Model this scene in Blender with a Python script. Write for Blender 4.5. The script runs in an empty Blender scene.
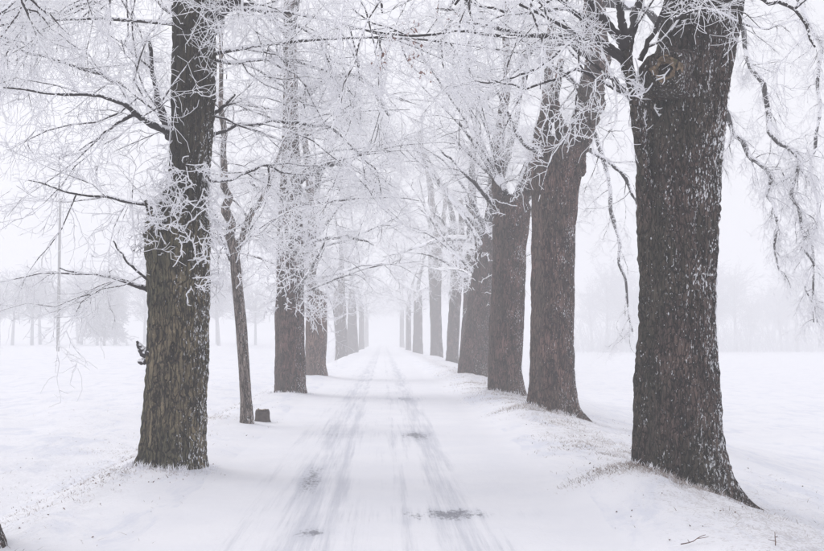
import bpy, math, random
import numpy as np
from mathutils import Vector, noise as mnoise

S = bpy.context.scene
COL = S.collection
R = math.radians
# ------------------------------------------------------------------ camera
F = 824 * 50 / 36.0          # focal length in photograph pixels
HOR, VPX, CH = 330.0, 383.0, 1.6
PITCH = math.atan((HOR - 275.5) / F)
YAW = math.atan((412 - VPX) / F)
cam = bpy.data.objects.new('camera', bpy.data.cameras.new('camera'))
COL.objects.link(cam)
cam.location = (0, 0, CH)
cam.rotation_euler = (math.pi / 2 + PITCH, 0, -YAW)
cam.data.lens = 50
cam.data.sensor_width = 36
cam.data.clip_end = 3000
S.camera = cam
# ------------------------------------------------------------------ sky, sun, exposure
w = bpy.data.worlds.new('World')
S.world = w
w.use_nodes = True
wt = w.node_tree
SUN_EL, SUN_ROT = R(48), R(-60)
sky = wt.nodes.new('ShaderNodeTexSky')
sky.sky_type = 'NISHITA'
sky.sun_disc = False
sky.sun_elevation = SUN_EL
sky.sun_rotation = SUN_ROT
sky.dust_density = 4.0
sky.air_density = 1.0
hs = wt.nodes.new('ShaderNodeHueSaturation')
hs.inputs['Saturation'].default_value = 0.12      # an overcast sky has hardly any blue left
ov = wt.nodes.new('ShaderNodeMixRGB')
ov.inputs[0].default_value = 0.6                   # even cloud deck over the clear-sky gradient
ov.inputs[2].default_value = (7.72, 7.66, 8.1, 1)
wt.links.new(sky.outputs[0], hs.inputs['Color'])
wt.links.new(hs.outputs[0], ov.inputs[1])
wt.links.new(ov.outputs[0], wt.nodes['Background'].inputs[0])
wt.nodes['Background'].inputs[1].default_value = 0.12
sl = bpy.data.lights.new('sun', 'SUN')
sl.energy = 0.7
sl.angle = R(25)
sl.color = (1, 0.97, 0.94)
sun = bpy.data.objects.new('sun', sl)
COL.objects.link(sun)
sd = Vector((math.sin(SUN_ROT) * math.cos(SUN_EL), math.cos(SUN_ROT) * math.cos(SUN_EL), math.sin(SUN_EL)))
sun.rotation_euler = sd.to_track_quat('Z', 'Y').to_euler()
S.view_settings.view_transform = 'Standard'
S.view_settings.look = 'None'
S.view_settings.gamma = 1
S.view_settings.exposure = 0.32
S.cycles.volume_bounces = 3
S.cycles.max_bounces = 10
S.cycles.diffuse_bounces = 7
S.cycles.transmission_bounces = 7
HAZE = 0.0064

# ------------------------------------------------------------------ helpers
cy, sy_, cp, sp = math.cos(YAW), math.sin(YAW), math.cos(PITCH), math.sin(PITCH)
RIGHT = np.array([cy, -sy_, 0.0])
FWD = np.array([sy_ * cp, cy * cp, sp])
UP = np.cross(RIGHT, FWD)


def P(px, py, Y):
    """point of the world at distance Y down the road that the photograph shows at px, py"""
    d = FWD * F + RIGHT * (px - 412) + UP * (275.5 - py)
    return np.array([0, 0, CH]) + d * (Y / d[1])


def sstep(a, b, x):
    t = np.clip((x - a) / (b - a), 0, 1)
    return t * t * (3 - 2 * t)


def new_mesh(name, V, Q=None, T=None, attr=None):
    """V (n,3), Q (m,4) quads, T (k,3) triangles; attr: dict of per-vertex float arrays"""
    me = bpy.data.meshes.new(name)
    V = np.asarray(V, dtype=np.float32)
    me.vertices.add(len(V))
    me.vertices.foreach_set('co', V.ravel())
    q = np.zeros((0, 4), np.int32) if Q is None else np.asarray(Q, np.int32)
    t = np.zeros((0, 3), np.int32) if T is None else np.asarray(T, np.int32)
    li = np.concatenate([q.ravel(), t.ravel()])
    me.loops.add(len(li))
    me.loops.foreach_set('vertex_index', li)
    me.polygons.add(len(q) + len(t))
    st = np.concatenate([np.arange(len(q)) * 4, len(q) * 4 + np.arange(len(t)) * 3]).astype(np.int32)
    me.polygons.foreach_set('loop_start', st)
    me.update(calc_edges=True)
    for k, a in (attr or {}).items():
        at = me.attributes.new(k, 'FLOAT', 'POINT')
        at.data.foreach_set('value', np.asarray(a, np.float32))
    return me


def obj(name, me, mat=None, parent=None, loc=None):
    if mat and not me.materials:
        me.materials.append(mat)
    o = bpy.data.objects.new(name, me)
    COL.objects.link(o)
    if loc is not None:
        o.location = loc
    if parent:
        o.parent = parent
    return o


def thing(name, label, cat, loc, group=None):
    o = bpy.data.objects.new(name, None)
    COL.objects.link(o)
    o.location = loc
    o['label'] = label
    o['category'] = cat
    if group:
        o['group'] = group
    o.empty_display_size = 0.3
    return o


def norm(a):
    return a / np.maximum(np.linalg.norm(a, axis=-1, keepdims=True), 1e-9)


def tubes(Pt, Rd, sides):
    """Pt (N,K,3), Rd (N,K) -> verts, quads"""
    N, K = Rd.shape
    T = norm(np.gradient(Pt, axis=1))
    mean = norm(T.mean(1))
    ref = np.where(np.abs(mean[:, 2:3]) > 0.8, np.array([[1.0, 0, 0]]), np.array([[0, 0, 1.0]]))[:, None, :]
    n1 = norm(np.cross(T, ref))
    n2 = np.cross(T, n1)
    a = np.arange(sides) * 2 * np.pi / sides
    ring = np.cos(a)[None, None, :, None] * n1[:, :, None, :] + np.sin(a)[None, None, :, None] * n2[:, :, None, :]
    V = Pt[:, :, None, :] + ring * Rd[:, :, None, None]
    base = (np.arange(N) * K * sides)[:, None, None]
    k = (np.arange(K - 1) * sides)[None, :, None]
    j = np.arange(sides)[None, None, :]
    j2 = (j + 1) % sides
    Q = np.stack([base + k + j, base + k + j2, base + k + sides + j2, base + k + sides + j], -1)
    return V.reshape(-1, 3), Q.reshape(-1, 4)


class Bag:
    def __init__(s):
        s.V, s.Q, s.A, s.n = [], [], [], 0

    def add(s, Pt, Rd, sides, frost):
        if len(Pt) == 0:
            return
        V, Q = tubes(Pt, Rd, sides)
        s.V.append(V)
        s.Q.append(Q + s.n)
        s.A.append(np.full(len(V), frost))
        s.n += len(V)

    def mesh(s, name):
        return new_mesh(name, np.concatenate(s.V), np.concatenate(s.Q), attr={'frost': np.concatenate(s.A)})


def grow(rng, o, d, L, K, wig, grav):
    N = len(o)
    Pt = np.zeros((N, K, 3))
    Pt[:, 0] = o
    p = o.copy()
    d = norm(d)
    L = np.asarray(L).reshape(N, 1)
    for k in range(1, K):
        d = norm(d + rng.normal(size=(N, 3)) * wig + np.array([0, 0, grav]))
        p = p + d * L / (K - 1)
        Pt[:, k] = p
    return Pt


def children(rng, Pt, Rd, n, t0, t1, ang, jit):
    N, K, _ = Pt.shape
    idx = np.repeat(np.arange(N), n)
    t = rng.uniform(t0, t1, len(idx)) * (K - 1)
    k = np.minimum(t.astype(int), K - 2)
    f = (t - k)[:, None]
    a, b = Pt[idx, k], Pt[idx, k + 1]
    o = a + (b - a) * f
    tan = norm(b - a)
    perp = norm(np.cross(tan, rng.normal(size=(len(idx), 3))))
    an = (ang + rng.normal(size=len(idx)) * jit)[:, None]
    return o, np.cos(an) * tan + np.sin(an) * perp, t / (K - 1), Rd[idx, k]


TOPSLOPE = math.tan(R(17.5))


def keep(rng, o, loc, frac=0.2, sides=True):
    """thin out what grows far above or beside anything the photograph could show"""
    wpt = o + np.asarray(loc)
    yy = np.maximum(wpt[:, 1], 0.5)
    out = ((wpt[:, 2] - CH) / yy > TOPSLOPE + 0.04)
    if sides:
        out |= (np.abs(wpt[:, 0] / yy - 0.025) > 0.43)
    return (~out) | (rng.random(len(o)) < frac)


def twigs(rng, limbs, loc, dens=1.0, fat=1.0, lod=0, thin=True, n3=9, n4=6, len2=1.0, droop=-0.07, bag=None, frac=0.2, l2=(1.0, 2.4)):
    """limbs: list of (pts (K,3), rad (K,)) -> Bag of secondary branches, twigs and twiglets"""
    bag = bag or Bag()
    for Pt, Rd in limbs:
        L = np.linalg.norm(np.diff(Pt, axis=0), axis=1).sum()
        n = max(2, int(L * 3.6 * dens))
        o, d, t, rr = children(rng, Pt[None], Rd[None], n, 0.12, 1.0, 0.95, 0.25)
        if thin:
            kp = keep(rng, o, loc, max(frac, 0.35))
            o, d, t, rr = o[kp], d[kp], t[kp], rr[kp]
        if not len(o):
            continue
        Ls = rng.uniform(l2[0], l2[1], len(o)) * len2 * (1.1 - 0.45 * t)
        K2 = 7 if lod == 0 else 5
        P2 = grow(rng, o, d, Ls, K2, 0.24, droop)
        r0 = np.minimum(rng.uniform(0.008, 0.017, len(o)), rr * 0.6 + 0.003)[:, None] * fat
        R2 = r0 * np.linspace(1, 0.33, K2)[None]
        bag.add(P2, R2, 4 if lod == 0 else 3, 0.38)
        o, d, t, rr = children(rng, P2, R2, n3, 0.1, 1.0, 0.75, 0.25)
        if thin:
            kp = keep(rng, o, loc, frac)
            o, d, t, rr = o[kp], d[kp], t[kp], rr[kp]
        if not len(o):
            continue
        Ls = rng.uniform(0.35, 1.0, len(o)) * (1.1 - 0.4 * t) * len2
        K3 = 5 if lod == 0 else 4
        P3 = grow(rng, o, d, Ls, K3 + (lod == 0) * 2, 0.30, droop)
        K3 += (lod == 0) * 2
        R3 = np.full((len(o), 1), 0.0052 * fat) * np.linspace(1, 0.55, K3)[None]
        bag.add(P3, R3, 3, 0.60)
        o, d, t, rr = children(rng, P3, R3, n4, 0.1, 1.0, 0.8, 0.3)
        if thin:
            kp = keep(rng, o, loc, frac * 0.3)
            o, d, t = o[kp], d[kp], t[kp]
        Ls = (0.07 + 0.42 * rng.random(len(o)) ** 1.7) * len2
        K4 = 4 if lod == 0 else 3
        P4 = grow(rng, o, d, Ls, K4, 0.36, droop * 0.5)
        R4 = np.full((len(o), 1), 0.0036 * fat) * np.linspace(1, 0.7, K4)[None]
        bag.add(P4, R4, 3, 1.0)
    return bag


def sprouts(rng, o, d, Lr=(0.3, 0.8), r=0.0085, n=9, grav=-0.02, bag=None):
    """bursts of thickly rimed shoots growing straight out of the bark, with short blunt spurs"""
    bag = bag or Bag()
    L = rng.uniform(Lr[0], Lr[1], len(o))
    P1 = grow(rng, o, d, L, 10, 0.42, grav)
    R1_ = np.full((len(o), 1), r) * np.array([[0.75, 1.05, 0.8, 1.1, 0.85, 1.0, 0.8, 0.95, 0.8, 0.5]])
    bag.add(P1, R1_, 5, 0.85)
    o, d, t, rr = children(rng, P1, R1_, n, 0.15, 1.0, 0.95, 0.25)
    P2 = grow(rng, o, d, 0.03 + 0.15 * rng.random(len(o)) ** 1.8, 4, 0.38, 0.02)
    R2 = np.full((len(o), 1), r * 0.72) * np.array([[0.9, 1, 0.9, 0.5]])
    bag.add(P2, R2, 4, 1.4)
    return bag


def limb(rng, pts, K=14, wig=0.025):
    """pts: list of (x,y,z,r) -> smooth, slightly crooked path"""
    a = np.array(pts, float)
    n = len(a)
    s = np.linspace(0, n - 1, K)
    e = np.vstack([2 * a[0] - a[1], a, 2 * a[-1] - a[-2]])
    out = []
    for u in s:
        i = min(int(u), n - 2)
        f = u - i
        p0, p1, p2, p3 = e[i], e[i + 1], e[i + 2], e[i + 3]
        out.append(0.5 * ((2 * p1) + (p2 - p0) * f + (2 * p0 - 5 * p1 + 4 * p2 - p3) * f * f + (3 * p1 - p0 - 3 * p2 + p3) * f ** 3))
    out = np.array(out)
    L = np.linalg.norm(np.diff(out[:, :3], axis=0), axis=1).sum()
    env = np.minimum(np.arange(K), 3)[:, None] / 3.0
    out[:, :3] += rng.normal(size=(K, 3)) * wig * L * 0.4 * env
    return out[:, :3], np.maximum(out[:, 3], 0.004)


def plimb(rng, Y, pts, K=14, wig=0.02):
    """a limb given by where it is seen: (px, py, dY, radius in photograph pixels)"""
    L = []
    for px, py, dY, rp in pts:
        p = P(px, py, Y + dY)
        L.append((*p, rp / F * (Y + dY)))
    return limb(rng, L, K, wig)


def limb_mesh(Pt, Rd, sides=10, frost=0.2, name='branch', loc=(0, 0, 0), seed=0):
    # denser rings, slightly knobbly, closed tip
    K = len(Rd)
    m = K * 3
    s = np.linspace(0, K - 1, m)
    Pq = np.stack([np.interp(s, np.arange(K), Pt[:, c]) for c in range(3)], -1)
    Rq = np.interp(s, np.arange(K), Rd)
    rg = np.random.default_rng(seed + 5)
    Rq = Rq * (1 + rg.normal(size=m) * 0.06)
    V, Q = tubes((Pq - np.asarray(loc))[None], Rq[None], sides)
    ctr = np.repeat(Pq - np.asarray(loc), sides, axis=0)
    V = ctr + (V - ctr) * (1 + rg.normal(size=(len(V), 1)) * 0.05)
    tip = len(V)
    V = np.vstack([V, (Pq[-1] - np.asarray(loc))[None]])
    j = np.arange(sides)
    T = np.stack([tip - sides + j, tip - sides + (j + 1) % sides, np.full(sides, tip)], -1)
    return new_mesh(name, V, Q, T, attr={'frost': np.full(len(V), frost)})


# ------------------------------------------------------------------ materials
class NT:
    def __init__(s, name):
        s.m = bpy.data.materials.new(name)
        s.m.use_nodes = True
        s.t = s.m.node_tree
        s.b = s.t.nodes['Principled BSDF']
        s.b.inputs['Specular IOR Level'].default_value = 0.25

    def n(s, typ, ins=None, **props):
        nd = s.t.nodes.new('ShaderNode' + typ)
        for k, v in props.items():
            setattr(nd, k, v)
        for k, v in (ins or {}).items():
            s.set(nd.inputs[k], v)
        return nd

    def set(s, sock, v):
        if isinstance(v, bpy.types.NodeSocket):
            s.t.links.new(v, sock)
        elif isinstance(v, (tuple, list)) and len(v) == 3 and sock.type == 'RGBA':
            sock.default_value = (*v, 1)
        else:
            sock.default_value = v

    def math(s, op, a, b=0.0, c=None, clamp=False):
        nd = s.t.nodes.new('ShaderNodeMath')
        nd.operation = op
        nd.use_clamp = clamp
        s.set(nd.inputs[0], a)
        s.set(nd.inputs[1], b)
        if c is not None:
            s.set(nd.inputs[2], c)
        return nd.outputs[0]

    def mix(s, f, a, b):
        nd = s.t.nodes.new('ShaderNodeMixRGB')
        s.set(nd.inputs[0], f)
        s.set(nd.inputs[1], a)
        s.set(nd.inputs[2], b)
        return nd.outputs[0]

    def co(s, scale=(1, 1, 1), kind='Object'):
        tc = s.n('TexCoord')
        mp = s.n('Mapping', {'Vector': tc.outputs[kind]})
        mp.inputs['Scale'].default_value = scale
        return mp.outputs[0]

    def noise(s, vec, scale, detail=4, rough=0.55, dist=0.0):
        return s.n('TexNoise', {'Vector': vec, 'Scale': scale, 'Detail': detail, 'Roughness': rough, 'Distortion': dist}).outputs['Fac']

    def ramp(s, v, a, b, lo=0.0, hi=1.0):
        nd = s.n('MapRange', {'Value': v, 'From Min': a, 'From Max': b, 'To Min': lo, 'To Max': hi}, interpolation_type='SMOOTHSTEP')
        return nd.outputs[0]

    def bump(s, h, strength, dist, normal=None):
        nd = s.n('Bump', {'Height': h, 'Strength': strength, 'Distance': dist})
        if normal is not None:
            s.set(nd.inputs['Normal'], normal)
        return nd.outputs[0]

    def out(s, color, rough=0.8, normal=None):
        s.set(s.b.inputs['Base Color'], color)
        s.set(s.b.inputs['Roughness'], rough)
        if normal is not None:
            s.set(s.b.inputs['Normal'], normal)
        return s.m


WHITE = (0.94, 0.94, 0.965)


def bark_material(name, c1, c2, moss, moss_amt=0.5, fleck=0.5, wind=(1.0, 0.15), grain=1.0, plate=0.13, fis=0.9, dark_above=None):
    t = NT(name)
    cs = t.co((1, 1, 0.16))
    ci = t.co((1, 1, 0.75))
    wv = t.n('VectorMath', {0: t.co((1, 1, plate)), 1: t.n('VectorMath', {0: t.n('TexNoise', {'Vector': t.co((1, 1, 0.5)), 'Scale': 7.0, 'Detail': 3}).outputs['Color'], 1: (0.13, 0.13, 0.10)}, operation='MULTIPLY').outputs[0]}, operation='ADD').outputs[0]
    crack = t.n('TexVoronoi', {'Vector': wv, 'Scale': 24 * grain}, feature='DISTANCE_TO_EDGE').outputs['Distance']
    n1 = t.noise(cs, 14 * grain, 6, 0.65, 0.6)
    n2 = t.noise(ci, 1.3, 3)
    n3 = t.noise(ci, 55 * grain, 3, 0.7)
    n4 = t.noise(t.co((1, 1, 0.3)), 60 * grain, 4, 0.7)
    pl = t.n('TexVoronoi', {'Vector': t.co((1, 1, 0.28)), 'Scale': 38 * grain, 'Randomness': 1.0}).outputs['Color']
    plv = t.n('SeparateXYZ', {'Vector': pl}).outputs[0]
    col = t.mix(t.ramp(n1, 0.36, 0.62), c1, c2)
    col = t.mix(t.math('MULTIPLY', t.ramp(plv, 0.35, 0.95), 0.55), col, tuple(min(1, c * 1.7 + 0.015) for c in c2))
    col = t.mix(t.math('MULTIPLY', t.ramp(n4, 0.52, 0.64), 0.7), col, c1)
    col = t.mix(t.math('MULTIPLY', t.ramp(n3, 0.56, 0.70), 0.55), col, tuple(min(1, c * 3.0 + 0.05) for c in c2))
    fissure = t.math('SUBTRACT', 1.0, t.ramp(t.math('ADD', crack, t.math('MULTIPLY', t.math('SUBTRACT', n4, 0.5), 0.4)), 0.03, 0.13))
    geo = t.n('NewGeometry')
    sep = t.n('SeparateXYZ', {'Vector': geo.outputs['Normal']})
    nx, ny = sep.outputs[0], sep.outputs[1]
    col = t.mix(t.math('MULTIPLY', t.ramp(t.noise(t.co((1, 1, 0.5)), 3.2, 4, 0.65), 0.5, 0.66), 0.6), col, tuple(c * 1.9 + 0.01 for c in c2))
    mossf = t.math('MULTIPLY', t.ramp(t.math('ADD', n2, t.math('MULTIPLY', nx, -0.10)), 0.42, 0.62), moss_amt)
    col = t.mix(mossf, col, moss)
    col = t.mix(t.math('MULTIPLY', fissure, fis), col, tuple(c * 0.35 for c in c1))
    if dark_above is not None:   # bark colour turns darker towards the top of the stem
        zz_ = t.n('SeparateXYZ', {'Vector': t.co()}).outputs[2]
        zz_ = t.math('ADD', zz_, t.math('MULTIPLY', t.math('SUBTRACT', n2, 0.5), 0.8))
        col = t.mix(t.math('MULTIPLY', t.ramp(zz_, dark_above, dark_above + 0.6), 0.72), col, (0.014, 0.011, 0.009))
    # rime blown into the bark
    fn = t.noise(t.co((1, 1, 0.4)), 52, 4, 0.65)
    fb = t.noise(ci, 2.3, 3)
    wd = t.math('ADD', t.math('MULTIPLY', nx, wind[0] * 0.09), t.math('MULTIPLY', ny, -wind[1] * 0.05))
    fv = t.math('ADD', t.math('ADD', fn, wd), t.math('MULTIPLY', t.math('SUBTRACT', fb, 0.5), 0.35))
    ff = t.ramp(fv, 0.71 - 0.1 * fleck, 0.78 - 0.1 * fleck)
    col = t.mix(ff, col, WHITE)
    h = t.math('ADD', t.math('MULTIPLY', t.ramp(crack, 0.0, 0.16), 0.7), t.math('MULTIPLY', n1, 0.8))
    h = t.math('ADD', h, t.math('MULTIPLY', ff, 0.5))
    return t.out(col, 0.85, t.bump(h, 0.9, 0.022, t.bump(n3, 0.5, 0.006)))


def rime_material(name, dark=(0.045, 0.036, 0.038), gain=1.0, scale=2.4):
    t = NT(name)
    at = t.n('Attribute', attribute_name='frost').outputs['Fac']
    co = t.co()
    a = t.noise(co, scale, 3, 0.6)
    b = t.noise(co, 38, 2, 0.6)
    geo = t.n('NewGeometry')
    nz = t.n('SeparateXYZ', {'Vector': geo.outputs['Normal']}).outputs[2]
    v = t.math('ADD', t.math('MULTIPLY', at, gain), t.math('ADD', t.math('MULTIPLY', nz, 0.26), 0.10))
    v = t.math('ADD', v, t.math('MULTIPLY', t.math('SUBTRACT', a, 0.5), 1.5))
    v = t.math('ADD', v, t.math('MULTIPLY', t.math('SUBTRACT', b, 0.5), 0.8))
    f = t.ramp(v, 0.36, 0.44)
    m = t.out(t.mix(f, dark, WHITE), 0.75, t.bump(b, 0.5, 0.004))
    return m


M_BARK_A = bark_material('mossy_grey_bark', (0.012, 0.008, 0.005), (0.145, 0.116, 0.070), (0.070, 0.072, 0.040), 0.6, 0.25, (1.6, 0.2), dark_above=2.5)
M_BARK_R = bark_material('dark_rimed_bark', (0.006, 0.004, 0.0035), (0.092, 0.062, 0.052), (0.045, 0.045, 0.028), 0.6, 1.08, (0.8, 0.2), plate=0.24, grain=1.25, fis=0.85, dark_above=3.9)
M_BARK_M = bark_material('brown_bark', (0.015, 0.009, 0.008), (0.125, 0.074, 0.062), (0.08, 0.075, 0.056), 0.35, 0.5, (0.8, 0.3))
M_BARK_Y = bark_material('young_bark', (0.09, 0.072, 0.064), (0.22, 0.18, 0.16), (0.12, 0.11, 0.09), 0.2, 0.55, (0.8, 0.3))
M_BARK_D = bark_material('split_reddish_wood', (0.06, 0.04, 0.034), (0.20, 0.125, 0.10), (0.10, 0.08, 0.07), 0.3, 0.3)
M_RIME = rime_material('rimed_twig')
M_LIMB = rime_material('rimed_limb', (0.032, 0.026, 0.028), 1.0, 1.6)


def simple(name, c, rough=0.8, c2=None, scale=8, bump=0.0):
    t = NT(name)
    n_ = t.noise(t.co(), scale, 4)
    return t.out(t.mix(t.ramp(n_, 0.3, 0.7), c, c2 or tuple(x * 0.75 for x in c)), rough, t.bump(n_, 0.6, bump) if bump else None)


def snow_material():
    t = NT('snow')
    co = t.co()
    a = t.noise(co, 1.1, 5)
    b = t.noise(co, 30, 4, 0.65)
    c = t.noise(co, 7, 5, 0.6)
    # withered grass stubble showing through thin snow: strongest on the banks (attribute thin); plough-line shading is painted in too
    th = t.n('Attribute', attribute_name='thin').outputs['Fac']
    g = t.noise(t.co((1, 0.8, 1)), 42, 5, 0.75)
    gf = t.ramp(t.math('ADD', t.math('ADD', g, t.math('MULTIPLY', t.math('SUBTRACT', c, 0.5), 0.5)), t.math('MULTIPLY', th, 0.22)), 0.67, 0.80)
    col = t.mix(t.ramp(a, 0.3, 0.7), (0.775, 0.78, 0.825), (0.815, 0.815, 0.85))
    cr = t.noise(t.co((0.9, 0.3, 1)), 1.7, 6, 0.7, 0.8)
    col = t.mix(t.math('MULTIPLY', t.ramp(cr, 0.47, 0.66), 0.75), col, (0.66, 0.68, 0.76))
    col = t.mix(t.math('MULTIPLY', gf, 0.42), col, (0.33, 0.29, 0.28))
    rg_ = t.n('Attribute', attribute_name='rough').outputs['Fac']
    n_ = t.bump(b, t.math('MULTIPLY', rg_, 0.5), 0.014, t.bump(c, t.math('MULTIPLY', rg_, 0.6), 0.06))
    return t.out(col, 0.7, n_)


def road_material():
    """snow worn thin by wheels: bluish packed tracks and patches where the asphalt grins through"""
    t = NT('packed_snow_on_road')
    tc = t.n('TexCoord').outputs['Object']
    s = t.n('SeparateXYZ', {'Vector': tc})
    x, y = s.outputs[0], s.outputs[1]
    wob = t.math('MULTIPLY', t.math('SUBTRACT', t.noise(t.co((0.0, 1, 0)), 0.05, 1), 0.5), 0.35)
    xx = t.math('ADD', x, wob)

    def g(v, c, wd):
        d = t.math('DIVIDE', t.math('SUBTRACT', v, c), wd)
        return t.math('POWER', 2.718, t.math('MULTIPLY', t.math('MULTIPLY', d, d), -1.0))
    trk = t.math('ADD', t.math('MULTIPLY', g(xx, -0.70, 0.27), 0.80), t.math('MULTIPLY', g(xx, 0.62, 0.22), 0.78))
    trk = t.math('ADD', trk, t.math('MULTIPLY', g(xx, -0.42, 0.07), 0.5))
    trk = t.math('ADD', trk, t.math('MULTIPLY', g(xx, 0.16, 0.06), 0.4))
    trk = t.math('ADD', trk, t.math('MULTIPLY', g(xx, -1.15, 0.12), 0.35))
    trk = t.math('ADD', trk, t.math('MULTIPLY', g(xx, 0, 0.95), 0.25))
    streak = t.noise(t.co((1, 0.05, 1)), 7, 5, 0.6)
    brk = t.noise(t.co((1, 0.35, 1)), 0.9, 4)
    fine = t.noise(t.co((1, 0.4, 1)), 26, 4, 0.75)
    cross = t.noise(t.co((0.25, 1, 1)), 1.3, 4, 0.7)
    pat = None
    for (cx, cy_, wx, wy, k) in ((0.62, 9.9, 0.55, 0.38, 1.0), (0.30, 9.75, 0.10, 0.35, 1.0), (-0.55, 9.0, 0.12, 0.25, 0.9), (-0.1, 9.8, 0.35, 0.3, .45),
                                 (0.45, 17.2, 0.30, 0.8, 1.0), (0.25, 17.0, 0.10, 1.0, 0.75), (-0.6, 17.3, 0.7, 0.7, 0.5), (0.3, 26.5, 1.0, 1.2, 0.6),
                                 (0.85, 8.3, 0.14, 0.6, 0.55), (-0.75, 12.2, 0.13, 1.6, 0.75), (-1.0, 10.2, 0.25, 0.3, 0.35)):
        e = t.math('MULTIPLY', t.math('MULTIPLY', g(x, cx, wx), g(y, cy_, wy)), k)
        pat = e if pat is None else t.math('MAXIMUM', pat, e)
    v = t.math('MULTIPLY', trk, t.math('ADD', t.math('MULTIPLY', streak, 0.45), t.math('MULTIPLY', brk, 0.95)))
    v = t.math('ADD', v, t.math('MULTIPLY', t.math('SUBTRACT', streak, 0.5), 0.9))
    st2 = t.noise(t.co((1, 0.022, 1)), 19, 4, 0.65)
    v = t.math('ADD', v, t.math('MULTIPLY', t.math('SUBTRACT', st2, 0.5), 1.4))
    v = t.math('ADD', v, t.math('MULTIPLY', t.math('SUBTRACT', cross, 0.5), 0.5))
    v = t.math('ADD', v, t.math('MULTIPLY', pat, 0.45))
    edge = t.math('SUBTRACT', 1.0, t.ramp(t.math('ABSOLUTE', x), 1.1, 1.75))
    packed = t.math('MULTIPLY', t.ramp(v, 0.22, 1.05), edge)
    col = t.mix(t.math('MULTIPLY', packed, 0.75), t.mix(t.ramp(t.noise(t.co(), 1.1, 5), 0.3, 0.7), (0.775, 0.78, 0.825), (0.815, 0.815, 0.85)), (0.53, 0.545, 0.61))
    d = t.math('ADD', t.math('MULTIPLY', pat, 0.58), t.math('MULTIPLY', packed, 0.34))
    d = t.math('ADD', d, t.math('MULTIPLY', t.math('SUBTRACT', fine, 0.5), 1.5))
    d = t.math('MULTIPLY', t.ramp(d, 0.54, 0.95), edge)
    col = t.mix(t.math('MULTIPLY', d, 0.75), col, (0.13, 0.13, 0.155))
    h = t.math('ADD', t.math('MULTIPLY', packed, -1.0), t.math('MULTIPLY', fine, 0.4))
    b = t.noise(t.co(), 30, 4, 0.65)
    c = t.noise(t.co(), 7, 5, 0.6)
    return t.out(col, 0.7, t.bump(h, t.math('MULTIPLY', edge, 0.4), 0.015, t.bump(b, 0.15, 0.014, t.bump(c, 0.18, 0.06))))


M_SNOW = snow_material()
M_ROAD = road_material()
M_GRASS = simple('withered_grass', (0.17, 0.12, 0.09), 0.9, (0.55, 0.50, 0.48), 3)
M_LEAF = simple('dead_leaf', (0.10, 0.055, 0.045), 0.9, (0.20, 0.12, 0.09), 9)
def knot_mat():
    t = NT('weathered_knot_wood')
    co = t.co()
    n_ = t.noise(co, 18, 5, 0.7)
    wv = t.n('TexWave', {'Vector': co, 'Scale': 7.0, 'Distortion': 5.0, 'Detail': 4, 'Detail Scale': 3.0}, wave_type='RINGS', rings_direction='Y').outputs['Fac']
    col = t.mix(t.ramp(n_, 0.35, 0.65), (0.11, 0.08, 0.052), (0.46, 0.34, 0.23))
    col = t.mix(t.math('MULTIPLY', t.ramp(wv, 0.45, 0.95), 0.4), col, (0.07, 0.05, 0.033))
    col = t.mix(t.ramp(t.noise(co, 6, 4), 0.55, 0.68), col, (0.11, 0.12, 0.06))
    return t.out(col, 0.9, t.bump(t.math('ADD', n_, wv), 0.8, 0.02))


M_KNOT = knot_mat()
M_OLDKNOT = simple('weathered_knot_wood', (0.17, 0.125, 0.09), 0.85, (0.07, 0.055, 0.035), 24, 0.03)
M_HOLE = simple('dark_hollow', (0.025, 0.02, 0.018), 0.95)  # near-black colour for the hollow in the scar
M_FROST = simple('rime_clump', (0.92, 0.92, 0.95), 0.7, (0.82, 0.82, 0.86), 30, 0.01)
M_POLE = simple('weathered_pole_wood', (0.13, 0.12, 0.12), 0.85, (0.09, 0.085, 0.085), 6)
M_CERAMIC = simple('insulator_ceramic', (0.25, 0.2, 0.18), 0.3)
M_FARBARK = simple('far_hazed_bark', (0.32, 0.32, 0.34), 0.9, (0.48, 0.48, 0.51), 5)  # pale bark: part of the fading by haze is put into the colour
M_FARTWIG = simple('far_rimed_hazed_twig', (0.48, 0.48, 0.52), 0.9, (0.62, 0.62, 0.66), 2)  # rime, lightened further to paint in the fading by haze
M_STUMP = simple('stump_bark', (0.06, 0.048, 0.045), 0.9, (0.11, 0.09, 0.08), 18, 0.02)

# ------------------------------------------------------------------ ground
MOUNDS = [(2.25, 10.9, 0.20, 0.6, 0.9), (3.8, 10.8, -0.08, 0.6, 1.2), (2.6, 20.7, 0.15, 0.7, 1.3), (-2.35, 12.7, 0.08, 0.7, 0.7), (2.75, 26.4, 0.15, 0.8, 1.0),
          (2.9, 38.6, 0.2, 0.8, 3), (3.0, 48, 0.2, 0.8, 3), (4.2, 72, 0.2, 0.9, 4), (4.6, 100, 0.3, 1.0, 6), (-2.3, 28, 0.08, 0.7, 1.5), (-2.3, 40, 0.12, 0.8, 3)]


def ground_base(x, y):
    z = np.zeros_like(x)
    z = z + 0.12 * sstep(1.5, 2.4, x) - 0.13 * np.clip(x - 2.6, 0, 1.6) - 1.3 * sstep(3.0, 10.5, x)
    z = z + 0.06 * sstep(1.3, 2.4, -x) - 0.62 * sstep(2.7, 4.6, -x) + 0.16 * sstep(4.6, 6.5, -x)
    drop = 0.0085 * np.clip(y - 25, 0, 340)
    z = z - drop * (1 - 0.8 * sstep(6, 25, -x))
    for (mx, my, h, sx, s2) in MOUNDS:
        z = z + h * np.exp(-((x - mx) / sx) ** 2 - ((y - my) / s2) ** 2)
    return z


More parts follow.
